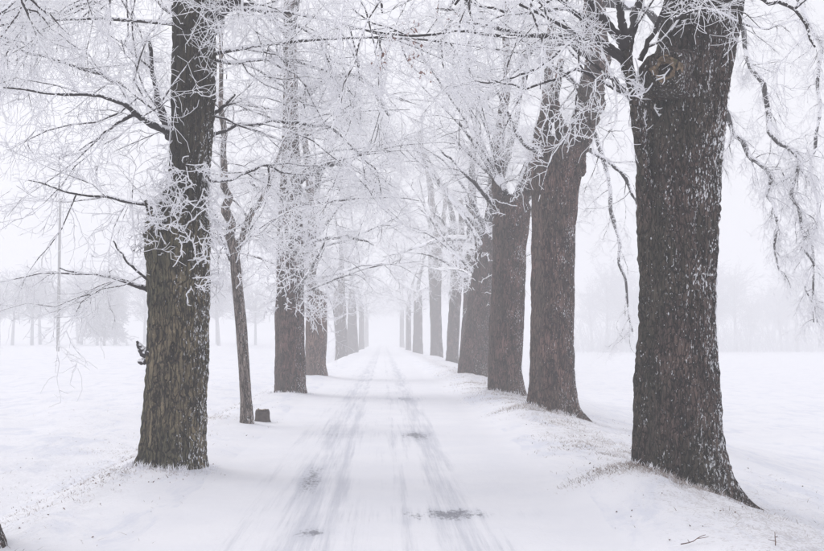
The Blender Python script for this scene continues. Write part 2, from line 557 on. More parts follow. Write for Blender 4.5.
def vnoise(x, y, f, seed=0):
    """vectorised value noise"""
    X, Y = x * f + seed * 17.3, y * f + seed * 9.1
    xi, yi = np.floor(X), np.floor(Y)
    fx, fy = X - xi, Y - yi
    fx, fy = fx * fx * (3 - 2 * fx), fy * fy * (3 - 2 * fy)

    def h(a, b):
        v = np.sin(a * 127.1 + b * 311.7 + seed * 74.7) * 43758.5453
        return v - np.floor(v)
    return (h(xi, yi) * (1 - fx) + h(xi + 1, yi) * fx) * (1 - fy) + (h(xi, yi + 1) * (1 - fx) + h(xi + 1, yi + 1) * fx) * fy - 0.5


def bank(x, y):
    """how far grass pokes through, plus painted plough-line shading in the left field, 0..1"""
    r_ = np.exp(-((x - 2.9) / 0.75) ** 2) * 0.9 + np.exp(-((x - 4.2) / 1.2) ** 2) * 0.5
    l_ = np.exp(-((x + 3.9) / 1.0) ** 2) * 0.95 * sstep(13, 17, y) + np.exp(-((x + 3.3) / 0.9) ** 2) * 0.7 * (1 - sstep(13, 17, y))
    f_ = 0.34 * sstep(4.8, 6.5, -x) * (0.6 + 0.6 * np.sin((x * 0.9 + y * 0.35) * 2.1 + 2 * vnoise(x, y, 0.3, 8) + 1))  # stripes that grey the snow colour, standing for shading along the plough lines
    return r_ + l_ + f_


def ground_z(x, y):
    z = ground_base(x, y)
    off = sstep(1.8, 3.0, np.abs(x))
    near = 1 - sstep(35, 60, y)
    b = bank(x, y)
    z = z + off * (0.10 * vnoise(x, y, 0.35, 1) + 0.04 * vnoise(x, y, 1.3, 2))
    z = z + near * off * (0.018 * vnoise(x, y, 4.1, 3) + (0.014 + 0.05 * b) * vnoise(x, y, 7.0, 4) + 0.02 * (0.3 + b) * vnoise(x, y, 15.0, 5))
    # plough lines in the left field, running off to the upper right
    z = z + 0.045 * sstep(6, 8, -x) * np.sin((x * 0.9 + y * 0.35) * 2.1 + 2 * vnoise(x, y, 0.3, 8))
    z = z + 0.3 * vnoise(x, y, 0.03, 6) * sstep(12, 60, np.abs(x))
    return z


def axis(segs):
    out = [segs[0][0]]
    for a, b, s0, s1 in segs:
        p = a
        while p < b - 1e-6:
            f = (p - a) / (b - a)
            p = p + s0 * (s1 / s0) ** f
            out.append(min(p, b))
    return np.array(sorted(set(np.round(out, 5))))


xs = axis([(0, 4.5, 0.06, 0.06), (4.5, 20, 0.08, 1.1), (20, 700, 1.4, 80)])
xs = np.concatenate([-xs[:0:-1], xs])
ys = axis([(6.5, 16, 0.055, 0.07), (16, 40, 0.08, 0.4), (40, 160, 0.55, 6), (160, 900, 7, 80)])
ys = np.concatenate([[-60, -30, -15, -5, 0, 4, 5.5], ys])
GX, GY = np.meshgrid(xs, ys)
GZ = ground_z(GX, GY)
nx_, ny_ = len(xs), len(ys)
ii = (np.arange(ny_ - 1)[:, None] * nx_ + np.arange(nx_ - 1)[None]).ravel()
me = new_mesh('ground', np.stack([GX.ravel(), GY.ravel(), GZ.ravel()], -1), np.stack([ii, ii + 1, ii + 1 + nx_, ii + nx_], -1), attr={'thin': bank(GX, GY).ravel(), 'rough': (0.3 + 0.7 * sstep(1.9, 3.0, np.abs(GX))).ravel()})
g = obj('snowy_ground', me, M_SNOW)
g['kind'] = 'structure'
# road sheet
xr = np.linspace(-1.95, 1.95, 79)
yr = axis([(-5, 6, 0.5, 0.5), (6, 30, 0.1, 0.25), (30, 300, 0.3, 4)])
RX, RY = np.meshgrid(xr, yr)
e_ = sstep(1.95, 1.55, np.abs(RX))
e_ = sstep(1.95, 1.2, np.abs(RX))
RZ = ground_z(RX, RY) + 0.018 * e_ - 0.014 * (1 - e_) ** 2 - 0.012 * (np.exp(-((RX + 0.72) / 0.15) ** 2) + np.exp(-((RX - 0.62) / 0.15) ** 2)) * 0.8 \
    + 0.004 * vnoise(RX, RY * 0.3, 6, 3) + 0.01
RZ = np.where(np.abs(RX) > 1.94, ground_z(RX, RY) - 0.01, RZ)
n2_ = len(xr)
ii = (np.arange(len(yr) - 1)[:, None] * n2_ + np.arange(n2_ - 1)[None]).ravel()
rd = obj('snow_covered_road', new_mesh('road', np.stack([RX.ravel(), RY.ravel(), RZ.ravel()], -1), np.stack([ii, ii + 1, ii + 1 + n2_, ii + n2_], -1)), M_ROAD)
rd['kind'] = 'structure'

# ------------------------------------------------------------------ trunks


def trunk_mesh(prof, Y, loc, sides=64, dz=0.05, ridge=0.012, lobes=0.0, roots=(), seed=0, cap=False):
    """prof: (py, left px, right px) from the ground up. Ridged bark is real relief."""
    a = sorted(prof, key=lambda q: -q[0])
    Z, CX, CY, RR = [], [], [], []
    for py, l, r in a:
        c = P((l + r) / 2, py, Y)
        CX.append(c[0]); CY.append(Y); Z.append(c[2])
        RR.append((r - l) / 2 / F * Y)
    Z, CX, RR = map(np.array, (Z, CX, RR))
    z0 = Z[0] - 0.55
    zz = np.arange(z0, Z[-1] + dz * 0.5, dz)
    rr = np.interp(zz, Z, RR)
    cx = np.interp(zz, Z, CX)
    # smooth the profile a little
    for _ in range(2):
        rr[1:-1] = (rr[:-2] + 2 * rr[1:-1] + rr[2:]) / 4
        cx[1:-1] = (cx[:-2] + 2 * cx[1:-1] + cx[2:]) / 4
    n = len(zz)
    th = np.arange(sides) * 2 * np.pi / sides
    V = np.zeros((n, sides, 3))
    h = zz - Z[0]
    rg = np.random.default_rng(seed)
    ph = rg.uniform(0, 6.28, 4)
    for i in range(n):
        fl = math.exp(-max(h[i] + 0.05, 0) / 0.28)
        lob = 1 + lobes * fl * (0.5 * np.sin(5 * th + ph[0]) + 0.35 * np.sin(3 * th + ph[1])) + 0.025 * np.sin(3 * th + ph[2] + zz[i] * 0.5) + 0.02 * np.sin(7 * th + ph[3] + zz[i] * 0.25)
        if h[i] < 0:
            lob = lob * (1 + 0.5 * min(-h[i], 0.4) * lobes * 4)
        for (ang, amt, wd, hh) in roots:
            dth = (th - ang + np.pi) % (2 * np.pi) - np.pi
            lob = lob + amt * np.exp(-(dth / wd) ** 2) * math.exp(-max(h[i] + 0.24, 0) / hh) / rr[i]
        if sides > 20:   # swellings and hollows of an old stem
            lob = lob + np.array([0.09 * mnoise.noise(Vector((math.cos(t_) * 1.3 + seed, math.sin(t_) * 1.3, zz[i] * 0.8))) + 0.045 * mnoise.noise(Vector((math.cos(t_) * 3 + seed, math.sin(t_) * 3, zz[i] * 2.2))) for t_ in th])
        rad = rr[i] * lob
        x = cx[i] + np.cos(th) * rad
        y = CY[0] + np.sin(th) * rad
        if ridge:
            cyl = rr[i]
            for j in range(sides):
                c_, s_ = math.cos(th[j]), math.sin(th[j])
                q = Vector((c_ * cyl * 17 + seed, s_ * cyl * 17, zz[i] * 2.6))
                v1 = 1 - abs(mnoise.noise(q)) * 2.2
                v2 = mnoise.noise(Vector((c_ * cyl * 42, s_ * cyl * 42 + seed, zz[i] * 13)))
                d = ridge * (v1 - 0.6) + ridge * 0.55 * v2
                x[j] += c_ * d
                y[j] += s_ * d
        V[i, :, 0], V[i, :, 1], V[i, :, 2] = x, y, zz[i]
    V = V.reshape(-1, 3) - np.asarray(loc)
    k = np.arange(n - 1)[:, None] * sides
    j = np.arange(sides)[None]
    Q = np.stack([k + j, k + (j + 1) % sides, k + sides + (j + 1) % sides, k + sides + j], -1).reshape(-1, 4)
    T = None
    if cap:
        tip = len(V)
        V = np.vstack([V, [[cx[-1] - loc[0], CY[0] - loc[1], zz[-1] + rr[-1] * 0.35 - loc[2]]]])
        j = np.arange(sides)
        T = np.stack([tip - sides + j, tip - sides + (j + 1) % sides, np.full(sides, tip)], -1)
    me = new_mesh('trunk', V, Q, T)
    return me, (zz, cx, rr)


def clumps(rng, prof, Y, loc, n, side=1.0, size=(0.006, 0.02), zlo=None, zhi=None):
    """little knobs of rime stuck to the bark, most on the wind side"""
    zz, cx, rr = prof
    lo = zz[0] + 0.7 if zlo is None else zlo
    hi = min(zz[-1], 7) if zhi is None else zhi
    z = rng.uniform(lo, hi, n)
    th = rng.normal(loc=-0.35 if side > 0 else math.pi + 0.35, scale=0.6, size=n)
    rad = np.interp(z, zz, rr) * 1.0 + 0.003
    c = np.stack([np.interp(z, zz, cx) + np.cos(th) * rad, Y + np.sin(th) * rad, z], -1) - np.asarray(loc)
    s = size[0] + (size[1] - size[0]) * rng.random(n) ** 2.5
    s = s * np.where(vnoise(th * 1.5 + side, z, 3.5, 4) + 0.5 * vnoise(th, z, 9, 5) > -0.02, 1.0, 0.02)
    base = np.array([[1, 0, 0], [-1, 0, 0], [0, 1, 0], [0, -1, 0], [0, 0, 1], [0, 0, -1]], float)
    Tt = np.array([[0, 2, 4], [2, 1, 4], [1, 3, 4], [3, 0, 4], [2, 0, 5], [1, 2, 5], [3, 1, 5], [0, 3, 5]])
    jit = rng.uniform(0.6, 1.3, (n, 6, 1)) * np.array([1, 1, 1.9])
    V = c[:, None] + base[None] * s[:, None, None] * jit
    T = (np.arange(n) * 6)[:, None, None] + Tt[None]
    return new_mesh('rime_clumps', V.reshape(-1, 3), None, T.reshape(-1, 3))


def on_trunk(rng, prof, Y, n, z0, z1, th0=0.0, spread=3.2, up=0.35):
    """points and outward directions on a trunk's bark"""
    zz, cx, rr = prof
    z = rng.uniform(z0, z1, n)
    th = th0 + rng.uniform(-spread, spread, n)
    rad = np.interp(z, zz, rr) * 0.95
    o = np.stack([np.interp(z, zz, cx) + np.cos(th) * rad, Y + np.sin(th) * rad, z], -1)
    d = np.stack([np.cos(th), np.sin(th), np.full(n, up)], -1) + rng.normal(size=(n, 3)) * 0.4
    return o, d


def zat(py, Y):
    return P(412, py, Y)[2]


AV = 'old avenue trees lining the snowy road'


class Tree:
    def __init__(s, label, Y, prof, mat, seed, group=AV, name='avenue_tree', cat='tree', **kw):
        s.rng = np.random.default_rng(seed)
        s.Y = Y
        p0 = max(prof, key=lambda q: q[0])
        base = P((p0[1] + p0[2]) / 2, p0[0], Y)
        s.loc = np.array([base[0], Y, base[2]])
        s.t = thing(name, label, cat, s.loc, group)
        me, s.prof = trunk_mesh(prof, Y, s.loc, seed=seed, **kw)
        obj('trunk', me, mat, s.t)
        s.limbs = []
        s.seed = seed

    def branch(s, pts, K=14, wig=0.02, frost=0.12, mat=None, grow_twigs=True, sides=10, world=None):
        Pt, Rd = (plimb(s.rng, s.Y, pts, K, wig) if world is None else limb(s.rng, world, K, wig))
        obj('branch', limb_mesh(Pt, Rd, sides, frost, 'branch', s.loc, s.seed + len(s.limbs)), mat or M_LIMB, s.t)
        if grow_twigs:
            s.limbs.append((Pt, Rd))
        return Pt, Rd

    def auto(s, n, z0, z1, reach, rise, r0=0.09, az=None, droop=-0.02, wig=0.06):
        """limbs leaving the trunk between heights z0 and z1"""
        zz, cx, rr = s.prof
        for i in range(n):
            z = s.rng.uniform(z0, z1)
            th = s.rng.uniform(0, 6.283) if az is None else az[i % len(az)] + s.rng.normal() * 0.3
            c = np.array([np.interp(z, zz, cx), s.Y, min(z, zz[-1] - 0.1)])
            L = reach * s.rng.uniform(0.75, 1.2)
            d = np.array([math.cos(th), math.sin(th), rise * s.rng.uniform(0.6, 1.4)])
            Pt = grow(s.rng, c[None], d[None], [L], 12, wig, droop)[0]
            Rd = r0 * s.rng.uniform(0.7, 1.15) * np.linspace(1, 0.14, 12)
            obj('branch', limb_mesh(Pt, Rd, 8, 0.36, 'branch', s.loc, s.seed + len(s.limbs)), M_LIMB, s.t)
            s.limbs.append((Pt, Rd))

    def crown(s, **kw):
        bag = twigs(s.rng, [(p - s.loc, r) for p, r in s.limbs], s.loc, **kw)
        o = obj('frosted_twigs', bag.mesh('frosted_twigs'), M_RIME, s.t)
        o['kind'] = 'stuff'
        s.limbs = []

    def burst(s, groups, r=0.0085, Lr=(0.3, 0.8), n=9, grav=-0.02):
        O = [g_[0] for g_ in groups]
        D = [g_[1] for g_ in groups]
        b = sprouts(s.rng, np.concatenate(O) - s.loc, np.concatenate(D), Lr, r, n, grav)
        o = obj('rimed_shoots', b.mesh('rimed_shoots'), M_RIME, s.t)
        o['kind'] = 'stuff'

    def rime(s, n, side=1.0, **kw):
        o = obj('rime_clumps', clumps(s.rng, s.prof, s.Y, s.loc, n, side, **kw), M_FROST, s.t)
        o['kind'] = 'stuff'


def knot_mesh(name, a, b, depth, seed=0, rings=None, lump=0.26):
    """oval pruning scar: a raised, lumpy collar round a sunken face. a, b = half width, half height; faces -Y"""
    rg = np.random.default_rng(seed)
    rings = rings or [(1.12, 0.0), (1.05, 0.55), (0.92, 0.95), (0.78, 1.0), (0.66, 0.75), (0.5, 0.35), (0.3, 0.2), (0.12, 0.1)]
    n = 36
    V = []
    for s, h in rings:
        for j in range(n):
            t = j * 2 * math.pi / n
            q = 1 + lump * mnoise.noise(Vector((math.cos(t) * 1.6 + seed, math.sin(t) * 1.6, s * 2)))
            V.append((math.cos(t) * a * s * q, -depth * h * (1 + 0.55 * mnoise.noise(Vector((math.cos(t) * 2.2 + seed, math.sin(t) * 2.2, s * 4)))), math.sin(t) * b * s * q))
    m = len(rings)
    Q = [(i * n + j, (i + 1) * n + j, (i + 1) * n + (j + 1) % n, i * n + (j + 1) % n) for i in range(m - 1) for j in range(n)]
    V.append((0, -depth * 0.05, 0))
    T = [((m - 1) * n + j, len(V) - 1, (m - 1) * n + (j + 1) % n) for j in range(n)]
    return new_mesh(name, np.array(V), np.array(Q), np.array(T))


# ================================================================== left row
# A: big mossy tree at the front left
YA = 12.7
A = Tree('large mossy brown trunk at front left with tangled frosted shoots halfway up', YA,
         [(470, 138, 206), (455, 142, 205.5), (430, 144.5, 205), (400, 146, 206), (350, 148, 208.5), (300, 149.5, 210), (272, 149, 210), (254, 147.5, 210),
          (242, 148, 210), (232, 151, 209.5), (220, 155.5, 209), (207, 160, 208.5), (192, 165, 208), (176, 168.5, 209), (140, 171, 211), (100, 172, 213), (50, 173, 214), (0, 173, 215), (-150, 176, 214), (-420, 186, 210)],
         M_BARK_A, 11, sides=120, dz=0.022, ridge=0.026, lobes=0.18, roots=((3.3, 0.22, 0.35, 0.2), (5.0, 0.12, 0.4, 0.2)))
# stub of the lost left stem
A.branch([(162, 262, 0, 13), (156, 244, -0.08, 11.5), (153, 230, -0.14, 9), (152, 217, -0.2, 6), (150, 208, -0.22, 3.2), (147, 200, -0.22, 1.5)], K=9, mat=M_BARK_A, grow_twigs=False, sides=20, wig=0.03)
# broken snag low on the left
st = A.branch([(150, 352, -0.1, 6), (144, 352, -0.12, 5.5), (139, 345, -0.14, 2.6), (137, 341, -0.15, 1.0)], K=7, grow_twigs=False, wig=0.03)
A.branch([(148, 358, -0.1, 4), (142, 362, -0.12, 3.5), (138, 360, -0.14, 1.5)], K=6, grow_twigs=False)
A.branch([(173, 136, 0, 8), (165, 122, -0.1, 4.7), (158, 102, -0.1, 3.5), (153, 75, -0.2, 2.3), (150, 40, -0.3, 1.6)], frost=0.18)
A.branch([(168, 130, -0.1, 4.3), (150, 125, -0.4, 3.6), (134, 113, -0.6, 2.8), (118, 100, -0.8, 2), (90, 96, -1, 1.6), (50, 92, -1.2, 1.2), (5, 88, -1.4, 0.78)], frost=0.18)
A.branch([(135, 114, -0.6, 2), (120, 122, -0.6, 1.6), (105, 132, -0.6, 1.1), (80, 150, -0.8, 0.7)], frost=0.23)
A.branch([(165, 120, -0.1, 3.1), (142, 98, 0.4, 2.3), (110, 80, 0.8, 2), (80, 68, 1.0, 1.9), (40, 55, 1.1, 1.4), (0, 38, 1.2, 1)], frost=0.23)
A.branch([(150, 290, 0, 3.1), (130, 283, -0.1, 2.3), (105, 276, -0.2, 1.7), (80, 272, -0.3, 1.2), (60, 268, -0.4, 0.7)], frost=0.13)
A.branch([(148, 280, -0.1, 1.6), (128, 262, -0.4, 1.1), (112, 240, -0.5, 0.7)], frost=0.18)
A.branch([(205, 40, 0, 10), (216, 14, -0.1, 8), (230, 3, -0.3, 7), (250, -12, -0.6, 4.7), (300, -40, -1, 3.9), (360, -60, -1.5, 2.3)], frost=0.18)
A.branch([(212, 60, 0.2, 2.5), (240, 62, 0.7, 2), (275, 58, 1.2, 1.7), (320, 70, 1.6, 1.6), (360, 100, 2, 0.94)], frost=0.33)
A.branch([(212, 20, 0.2, 3.9), (236, 5, 0.4, 3.1), (270, 12, 0.8, 2.3), (300, 28, 1.2, 1.9), (330, 60, 1.5, 1.2), (345, 110, 1.6, 0.78)], frost=0.38)
A.branch([(175, -20, 0, 9), (140, -30, -0.6, 7), (90, -25, -1, 3.9), (40, -10, -1.4, 2.7), (0, 15, -1.6, 1.6), (-30, 60, -1.8, 0.78)], frost=0.38)
A.branch([(176, 10, 0.3, 7), (150, -5, 1.2, 3.9), (110, -5, 1.8, 2.8), (60, 15, 2.4, 1.9), (20, 60, 2.8, 1.1)], frost=0.38)
A.branch([(176, -80, 0, 8), (150, -90, 2, 4.7), (100, -70, 3.4, 3.1), (50, -30, 4.4, 2), (30, 20, 4.8, 0.94)], frost=0.38)
A.branch([(208, 118, 0.2, 2.3), (222, 108, 0.3, 1.7), (235, 95, 0.4, 1)], frost=0.13)
A.branch([(208, 180, 0.2, 2.3), (235, 178, 0.8, 1.7), (265, 165, 1.2, 1.4), (290, 175, 1.5, 0.78)], frost=0.38)
A.branch([(210, 135, 0.2, 2), (240, 125, 1.0, 1.7), (275, 122, 1.6, 1.7), (308, 124, 2.2, 1.7), (335, 134, 2.6, 1.3), (362, 158, 3, 0.86), (378, 176, 3, 0.55)], frost=0.18)
A.branch([(150, 205, -0.1, 2), (120, 200, -0.4, 1.5), (80, 195, -0.6, 1), (30, 180, -0.8, 0.62)], frost=0.23)
A.branch([(190, -60, 0, 9), (230, -80, -2, 7), (290, -70, -2.5, 3.9), (350, -30, -3, 2), (390, 10, -3, 0.94)], frost=0.38)
A.auto(8, 4.6, 6.4, 3.4, 0.25, 0.032, az=[3.1, 3.4, 2.7, 2.2, 0.6, 0.2, 1.5], droop=-0.05)
A.crown(dens=1.05, n3=10, n4=7, len2=0.8)
# tangle of rimed shoots
g1 = on_trunk(A.rng, A.prof, YA, 110, zat(246, YA), zat(168, YA), -1.6, 2.0, 0.1)
g2 = on_trunk(A.rng, A.prof, YA, 5, zat(170, YA), zat(100, YA), -1.0, 1.6, 0.2)
g3 = on_trunk(A.rng, A.prof, YA, 14, zat(288, YA), zat(262, YA), -0.5, 0.7, 0.1)
g4 = on_trunk(A.rng, A.prof, YA, 4, zat(60, YA), zat(0, YA), -1.4, 1.6, 0.2)
A.burst([g1, g2, g3], r=0.0078, Lr=(0.18, 0.5), n=7)
A.rime(700, 1.0, size=(0.003, 0.010))

# B: slender young tree
YB = 19.0
B = Tree('slender young tree with a thin forked pale trunk beside the little stump', YB,
         [(421, 240, 254.5), (400, 240.5, 252), (360, 238, 249), (320, 235, 246), (280, 231.5, 242), (260, 230, 240), (245, 229, 239)],
         M_BARK_Y, 21, sides=36, dz=0.05, ridge=0.004, lobes=0.1, cap=True)
B.branch([(234, 262, 0, 5.0), (231, 235, 0, 4.8), (228, 208, 0, 4.2), (225, 180, 0, 3.6), (222, 140, -0.2, 3), (219, 80, -0.3, 2.2), (222, 0, -0.3, 1.5)], frost=0.35, mat=M_BARK_Y)
B.branch([(235, 256, 0, 4.2), (241, 236, 0, 3.6), (252, 214, 0, 3.0), (266, 190, 0, 2.2), (285, 140, 0, 1.3)], frost=0.3, mat=M_BARK_Y)
B.branch([(231, 260, 0, 2.4), (222, 235, -0.2, 1.9), (214, 205, -0.4, 1.2)], frost=0.4)
B.auto(8, zat(240, YB), zat(190, YB), 2.2, 0.6, 0.02)
B.crown(dens=1.0, n3=9, n4=6, len2=0.7)
g1 = on_trunk(B.rng, B.prof, YB, 16, zat(300, YB), zat(245, YB), 0, 3.1)
B.burst([g1], r=0.009, Lr=(0.25, 0.6), n=6)

# C
YC = 28.0
C = Tree('broad dark trunk left of the road sheathed in white shoots, behind the young tree', YC,
         [(392, 275, 307), (385, 276, 306), (350, 276.5, 305), (318, 276, 305), (290, 277, 304), (260, 277, 304), (230, 278, 303), (180, 280, 301), (120, 283, 298), (0, 284, 296), (-100, 286, 294)],
         M_BARK_M, 31, sides=80, dz=0.05, ridge=0.014, lobes=0.15)
C.branch([(296, 250, 0, 3), (320, 240, -0.5, 2.2), (345, 236, -1, 1.6), (375, 245, -1.5, 0.8)], frost=0.15)
C.branch([(300, 180, 0, 4), (325, 165, -0.5, 3), (350, 165, -1, 2), (372, 185, -1.5, 1)], frost=0.3)
C.branch([(300, 100, 0, 5), (330, 75, 0, 4), (365, 80, 0, 3), (390, 115, 0, 1.5)], frost=0.3)
C.auto(22, zat(300, YC), zat(60, YC), 3.6, 0.35, 0.05, droop=-0.03)
C.auto(8, zat(60, YC), zat(-60, YC), 4.5, 0.7, 0.08)
C.crown(dens=0.85, n3=8, n4=6, len2=0.85, fat=0.95)
g1 = on_trunk(C.rng, C.prof, YC, 190, zat(312, YC), zat(190, YC), -1.57, 2.2, -0.05)
g2 = on_trunk(C.rng, C.prof, YC, 80, zat(200, YC), zat(40, YC), -1.57, 2.2, 0.1)
C.burst([g1, g2], r=0.0125, Lr=(0.4, 1.1), n=7, grav=-0.06)

# ------------------------------------------------------------------ shared crowns for the trees further off


def crown_proto(seed, n, reach, rise, dens, lod, fat, n3, n4, low=2.5, spr=60):
    rg = np.random.default_rng(seed)
    limbs, meshes = [], []
    for i in range(n):
        th = i * 6.283 / n + rg.normal() * 0.3
        L = reach * rg.uniform(0.8, 1.2)
        z = -rg.uniform(0, low) if i % 3 else 0.0
        d = np.array([math.cos(th), math.sin(th), rise * rg.uniform(0.5, 1.6)])
        Pt = grow(rg, np.array([[0, 0, z]]), d[None], [L], 12, 0.09, -0.015)[0]
        Rd = (0.16 if z == 0 else 0.08) * rg.uniform(0.7, 1.1) * np.linspace(1, 0.12, 12)
        limbs.append((Pt, Rd))
        meshes.append(limb_mesh(Pt, Rd, 8, 0.42, 'branch', (0, 0, 0), seed + i))
    # leader
    Pt = grow(rg, np.zeros((1, 3)), np.array([[0.1, 0, 1.0]]), [reach * 1.3], 12, 0.07, 0.02)[0]
    Rd = 0.22 * np.linspace(1, 0.1, 12)
    limbs.append((Pt, Rd))
    meshes.append(limb_mesh(Pt, Rd, 10, 0.2, 'branch', (0, 0, 0), seed))
    bag = twigs(rg, limbs, (0, 0, 0), dens=dens, thin=False, lod=lod, fat=fat, n3=n3, n4=n4, len2=0.95, droop=-0.09, l2=(1.2, 2.8))
    if spr:
        th = rg.uniform(0, 6.283, spr)
        z = rg.uniform(-2.2, 0.4, spr)
        o = np.stack([np.cos(th) * 0.25, np.sin(th) * 0.25, z], -1)
        d = np.stack([np.cos(th), np.sin(th), th * 0 + 0.3], -1) + rg.normal(size=(spr, 3)) * 0.3
        sprouts(rg, o, d, (0.4, 1.2), 0.013, 6, -0.03, bag)
    for m in meshes:
        m.materials.append(M_LIMB)
    tm = bag.mesh('frosted_twigs')
    tm.materials.append(M_RIME)
    return meshes, tm


PROTO = [crown_proto(101, 8, 5.0, 0.8, 0.5, 1, 1.35, 7, 5), crown_proto(102, 7, 5.4, 0.7, 0.5, 1, 1.35, 7, 5), crown_proto(103, 8, 5.2, 0.6, 0.6, 1, 1.35, 7, 5)]
FARP = [crown_proto(104, 9, 6.0, 0.45, 0.7, 1, 2.4, 5, 4, spr=30), crown_proto(105, 9, 6.0, 0.4, 0.7, 1, 2.4, 5, 4, spr=30)]


def put_crown(tree, proto, z, rot, scale=1.0, dx=0.0):
    meshes, tm = proto
    for m in meshes:
        o = obj('branch', m, None, tree.t, (dx, 0, z - tree.loc[2]))
        o.rotation_euler.z = rot
        o.scale = (scale,) * 3
    o = obj('frosted_twigs', tm, None, tree.t, (dx, 0, z - tree.loc[2]))
    o.rotation_euler.z = rot
    o.scale = (scale,) * 3
    o['kind'] = 'stuff'


# D: broken stump-like trunk with a torn reddish face
YD = 40.0
D = Tree('snapped trunk with torn reddish face just behind the dark frosted trunk on the left', YD,
         [(376, 304, 328), (365, 305, 326), (330, 306, 326.5), (310, 306, 327), (298, 307, 328), (292, 309, 326)], M_BARK_D, 41, sides=56, dz=0.08, ridge=0.02, lobes=0.12, cap=True)
D.branch([(313, 300, 0, 7), (312, 270, 0, 5.5), (311, 240, 0, 5), (310, 190, 0, 4), (305, 120, 0, 3)], frost=0.3, mat=M_BARK_M)
D.burst([on_trunk(D.rng, D.prof, YD, 60, zat(320, YD), zat(294, YD), -1.57, 1.6, 0.3)], r=0.014, Lr=(0.4, 1.3), n=6)
put_crown(D, PROTO[1], zat(245, YD), 1.0, 0.9, -0.3)


def mid_tree(label, Y, prof, seed, proto, topy, rot, scale=1.0, mat=M_BARK_M, sides=40, dz=0.1, ridge=0.014, fork=None, shoots=40):
    T = Tree(label, Y, prof, mat, seed, sides=sides, dz=dz, ridge=ridge, lobes=0.12, cap=True)
    top = prof[-1]
    c = P((top[1] + top[2]) / 2, top[0], Y)
    for fk in (fork or []):
        T.branch(fk, K=10, frost=0.2, mat=mat, grow_twigs=False)
    if shoots:
        zt = T.prof[0][-1]
        T.burst([on_trunk(T.rng, T.prof, Y, shoots, zt - 1.6, zt, -1.57, 3.1, 0.4)], r=0.008 + 0.00016 * Y, Lr=(0.4, 1.2), n=5)
    put_crown(T, proto, zat(topy, Y), rot, scale, c[0] - T.loc[0])
    return T


mid_tree('hazy wide trunk with a shoulder, left of the road beyond the snapped trunk', 103, [(358, 335, 347.5), (340, 335.5, 347), (300, 333, 345.5), (292, 334, 345), (288, 338, 345), (262, 338.5, 344)], 51, PROTO[2], 262, 0.4)
mid_tree('hazy shorter grey trunk close behind the shouldered trunk, left of the road', 122, [(355, 346, 358.5), (335, 347, 358), (322, 347.5, 357), (290, 349, 355)], 52, FARP[0], 285, 1.9)
# ================================================================== right row
YR = 11.35
R1 = Tree('huge dark rime-flecked trunk at front right with an oval pruning scar and spreading root', YR,
          [(482, 632, 728), (466, 633, 725), (445, 634.5, 722), (420, 636, 720.5), (380, 638, 718), (330, 640, 716), (280, 640, 716), (230, 639, 719), (180, 638.5, 722), (140, 640, 724),
           (110, 642, 727), (80, 647, 730), (50, 656, 735), (20, 662, 741), (-20, 667, 748), (-100, 670, 752), (-400, 690, 740)],
          M_BARK_R, 71, sides=150, dz=0.02, ridge=0.030, lobes=0.14, roots=((-0.40, 0.30, 0.26, 0.17), (-2.4, 0.16, 0.4, 0.2), (0.6, 0.25, 0.3, 0.3), (-1.3, 0.12, 0.3, 0.2)))
kc = P(665, 70, YR - 0.535)
ka, kb = 17.0 / F * YR, 15.0 / F * YR
kn = obj('pruning_scar', knot_mesh('pruning_scar', ka, kb, 0.085, 3, [(1.75, -2.6), (1.4, -1.0), (1.16, 0.3), (1.0, 0.9), (0.88, 1.0), (0.76, 0.85), (0.68, 0.4), (0.6, 0.05)], 0.4), M_BARK_R, R1.t, tuple(kc - R1.loc))
kn.rotation_euler = (R(0), R(-12), R(-22))
obj('cut_wood', knot_mesh('cut_wood', ka * 0.95, kb * 0.95, 0.062, 4, [(1.0, 0.75), (0.9, 1.1), (0.78, 1.0), (0.64, 0.75), (0.52, 0.5), (0.42, 0.1), (0.36, -0.5)], 0.35), M_KNOT, kn)
obj('hollow', knot_mesh('hollow', ka * 0.40, kb * 0.36, 0.02, 5, [(1.0, 0.3), (0.8, -0.4), (0.5, -1.5), (0.2, -2.2)]), M_HOLE, kn, (-0.01, -0.012, 0.0))
# side limb and its fan
R1.branch([(648, 190, -0.2, 6), (642, 160, -0.25, 6.5), (640, 130, -0.3, 6.5), (634, 98, -0.35, 6), (628, 70, -0.4, 6), (626, 42, -0.4, 6.5)], K=12, frost=0.02, grow_twigs=False, mat=M_BARK_R, sides=16)
R1.branch([(626, 48, -0.4, 5.5), (612, 28, -0.6, 4.6), (598, 12, -0.8, 4), (586, -8, -1, 3.5), (560, -60, -1.3, 2.5)], frost=0.05)
R1.branch([(627, 46, -0.4, 5), (622, 20, -0.5, 4.2), (617, -5, -0.6, 3.6), (605, -60, -0.7, 2.5)], frost=0.0)
R1.branch([(629, 44, -0.4, 5), (634, 20, -0.3, 4), (642, -5, -0.2, 3.4), (655, -60, 0, 2.5)], frost=0.0)
R1.branch([(625, 56, -0.4, 3.4), (606, 44, -0.6, 2.6), (590, 28, -0.8, 2.3), (572, 10, -1, 2), (540, -15, -1.2, 1.5)], frost=0.1)
R1.branch([(624, 62, -0.4, 3.2), (602, 48, -0.7, 2.6), (580, 36, -1.2, 2.2), (556, 22, -1.6, 1.8), (520, 5, -2, 1.3)], frost=0.15)
R1.branch([(625, 60, -0.4, 3.6), (604, 44, -0.2, 3), (575, 37, 0.2, 2.6), (535, 38, 0.6, 2.3), (505, 30, 0.9, 2), (470, 22, 1.2, 1.4), (440, 8, 1.4, 1)], frost=0.05)
R1.branch([(575, 37, 0.2, 2.0), (530, 36, 0.0, 2.0), (500, 33, -0.2, 1.7), (460, 30, -0.5, 1.5), (425, 37, -0.7, 1.3), (380, 32, -1, 0.9), (350, 28, -1.1, 0.6)], frost=0.05)
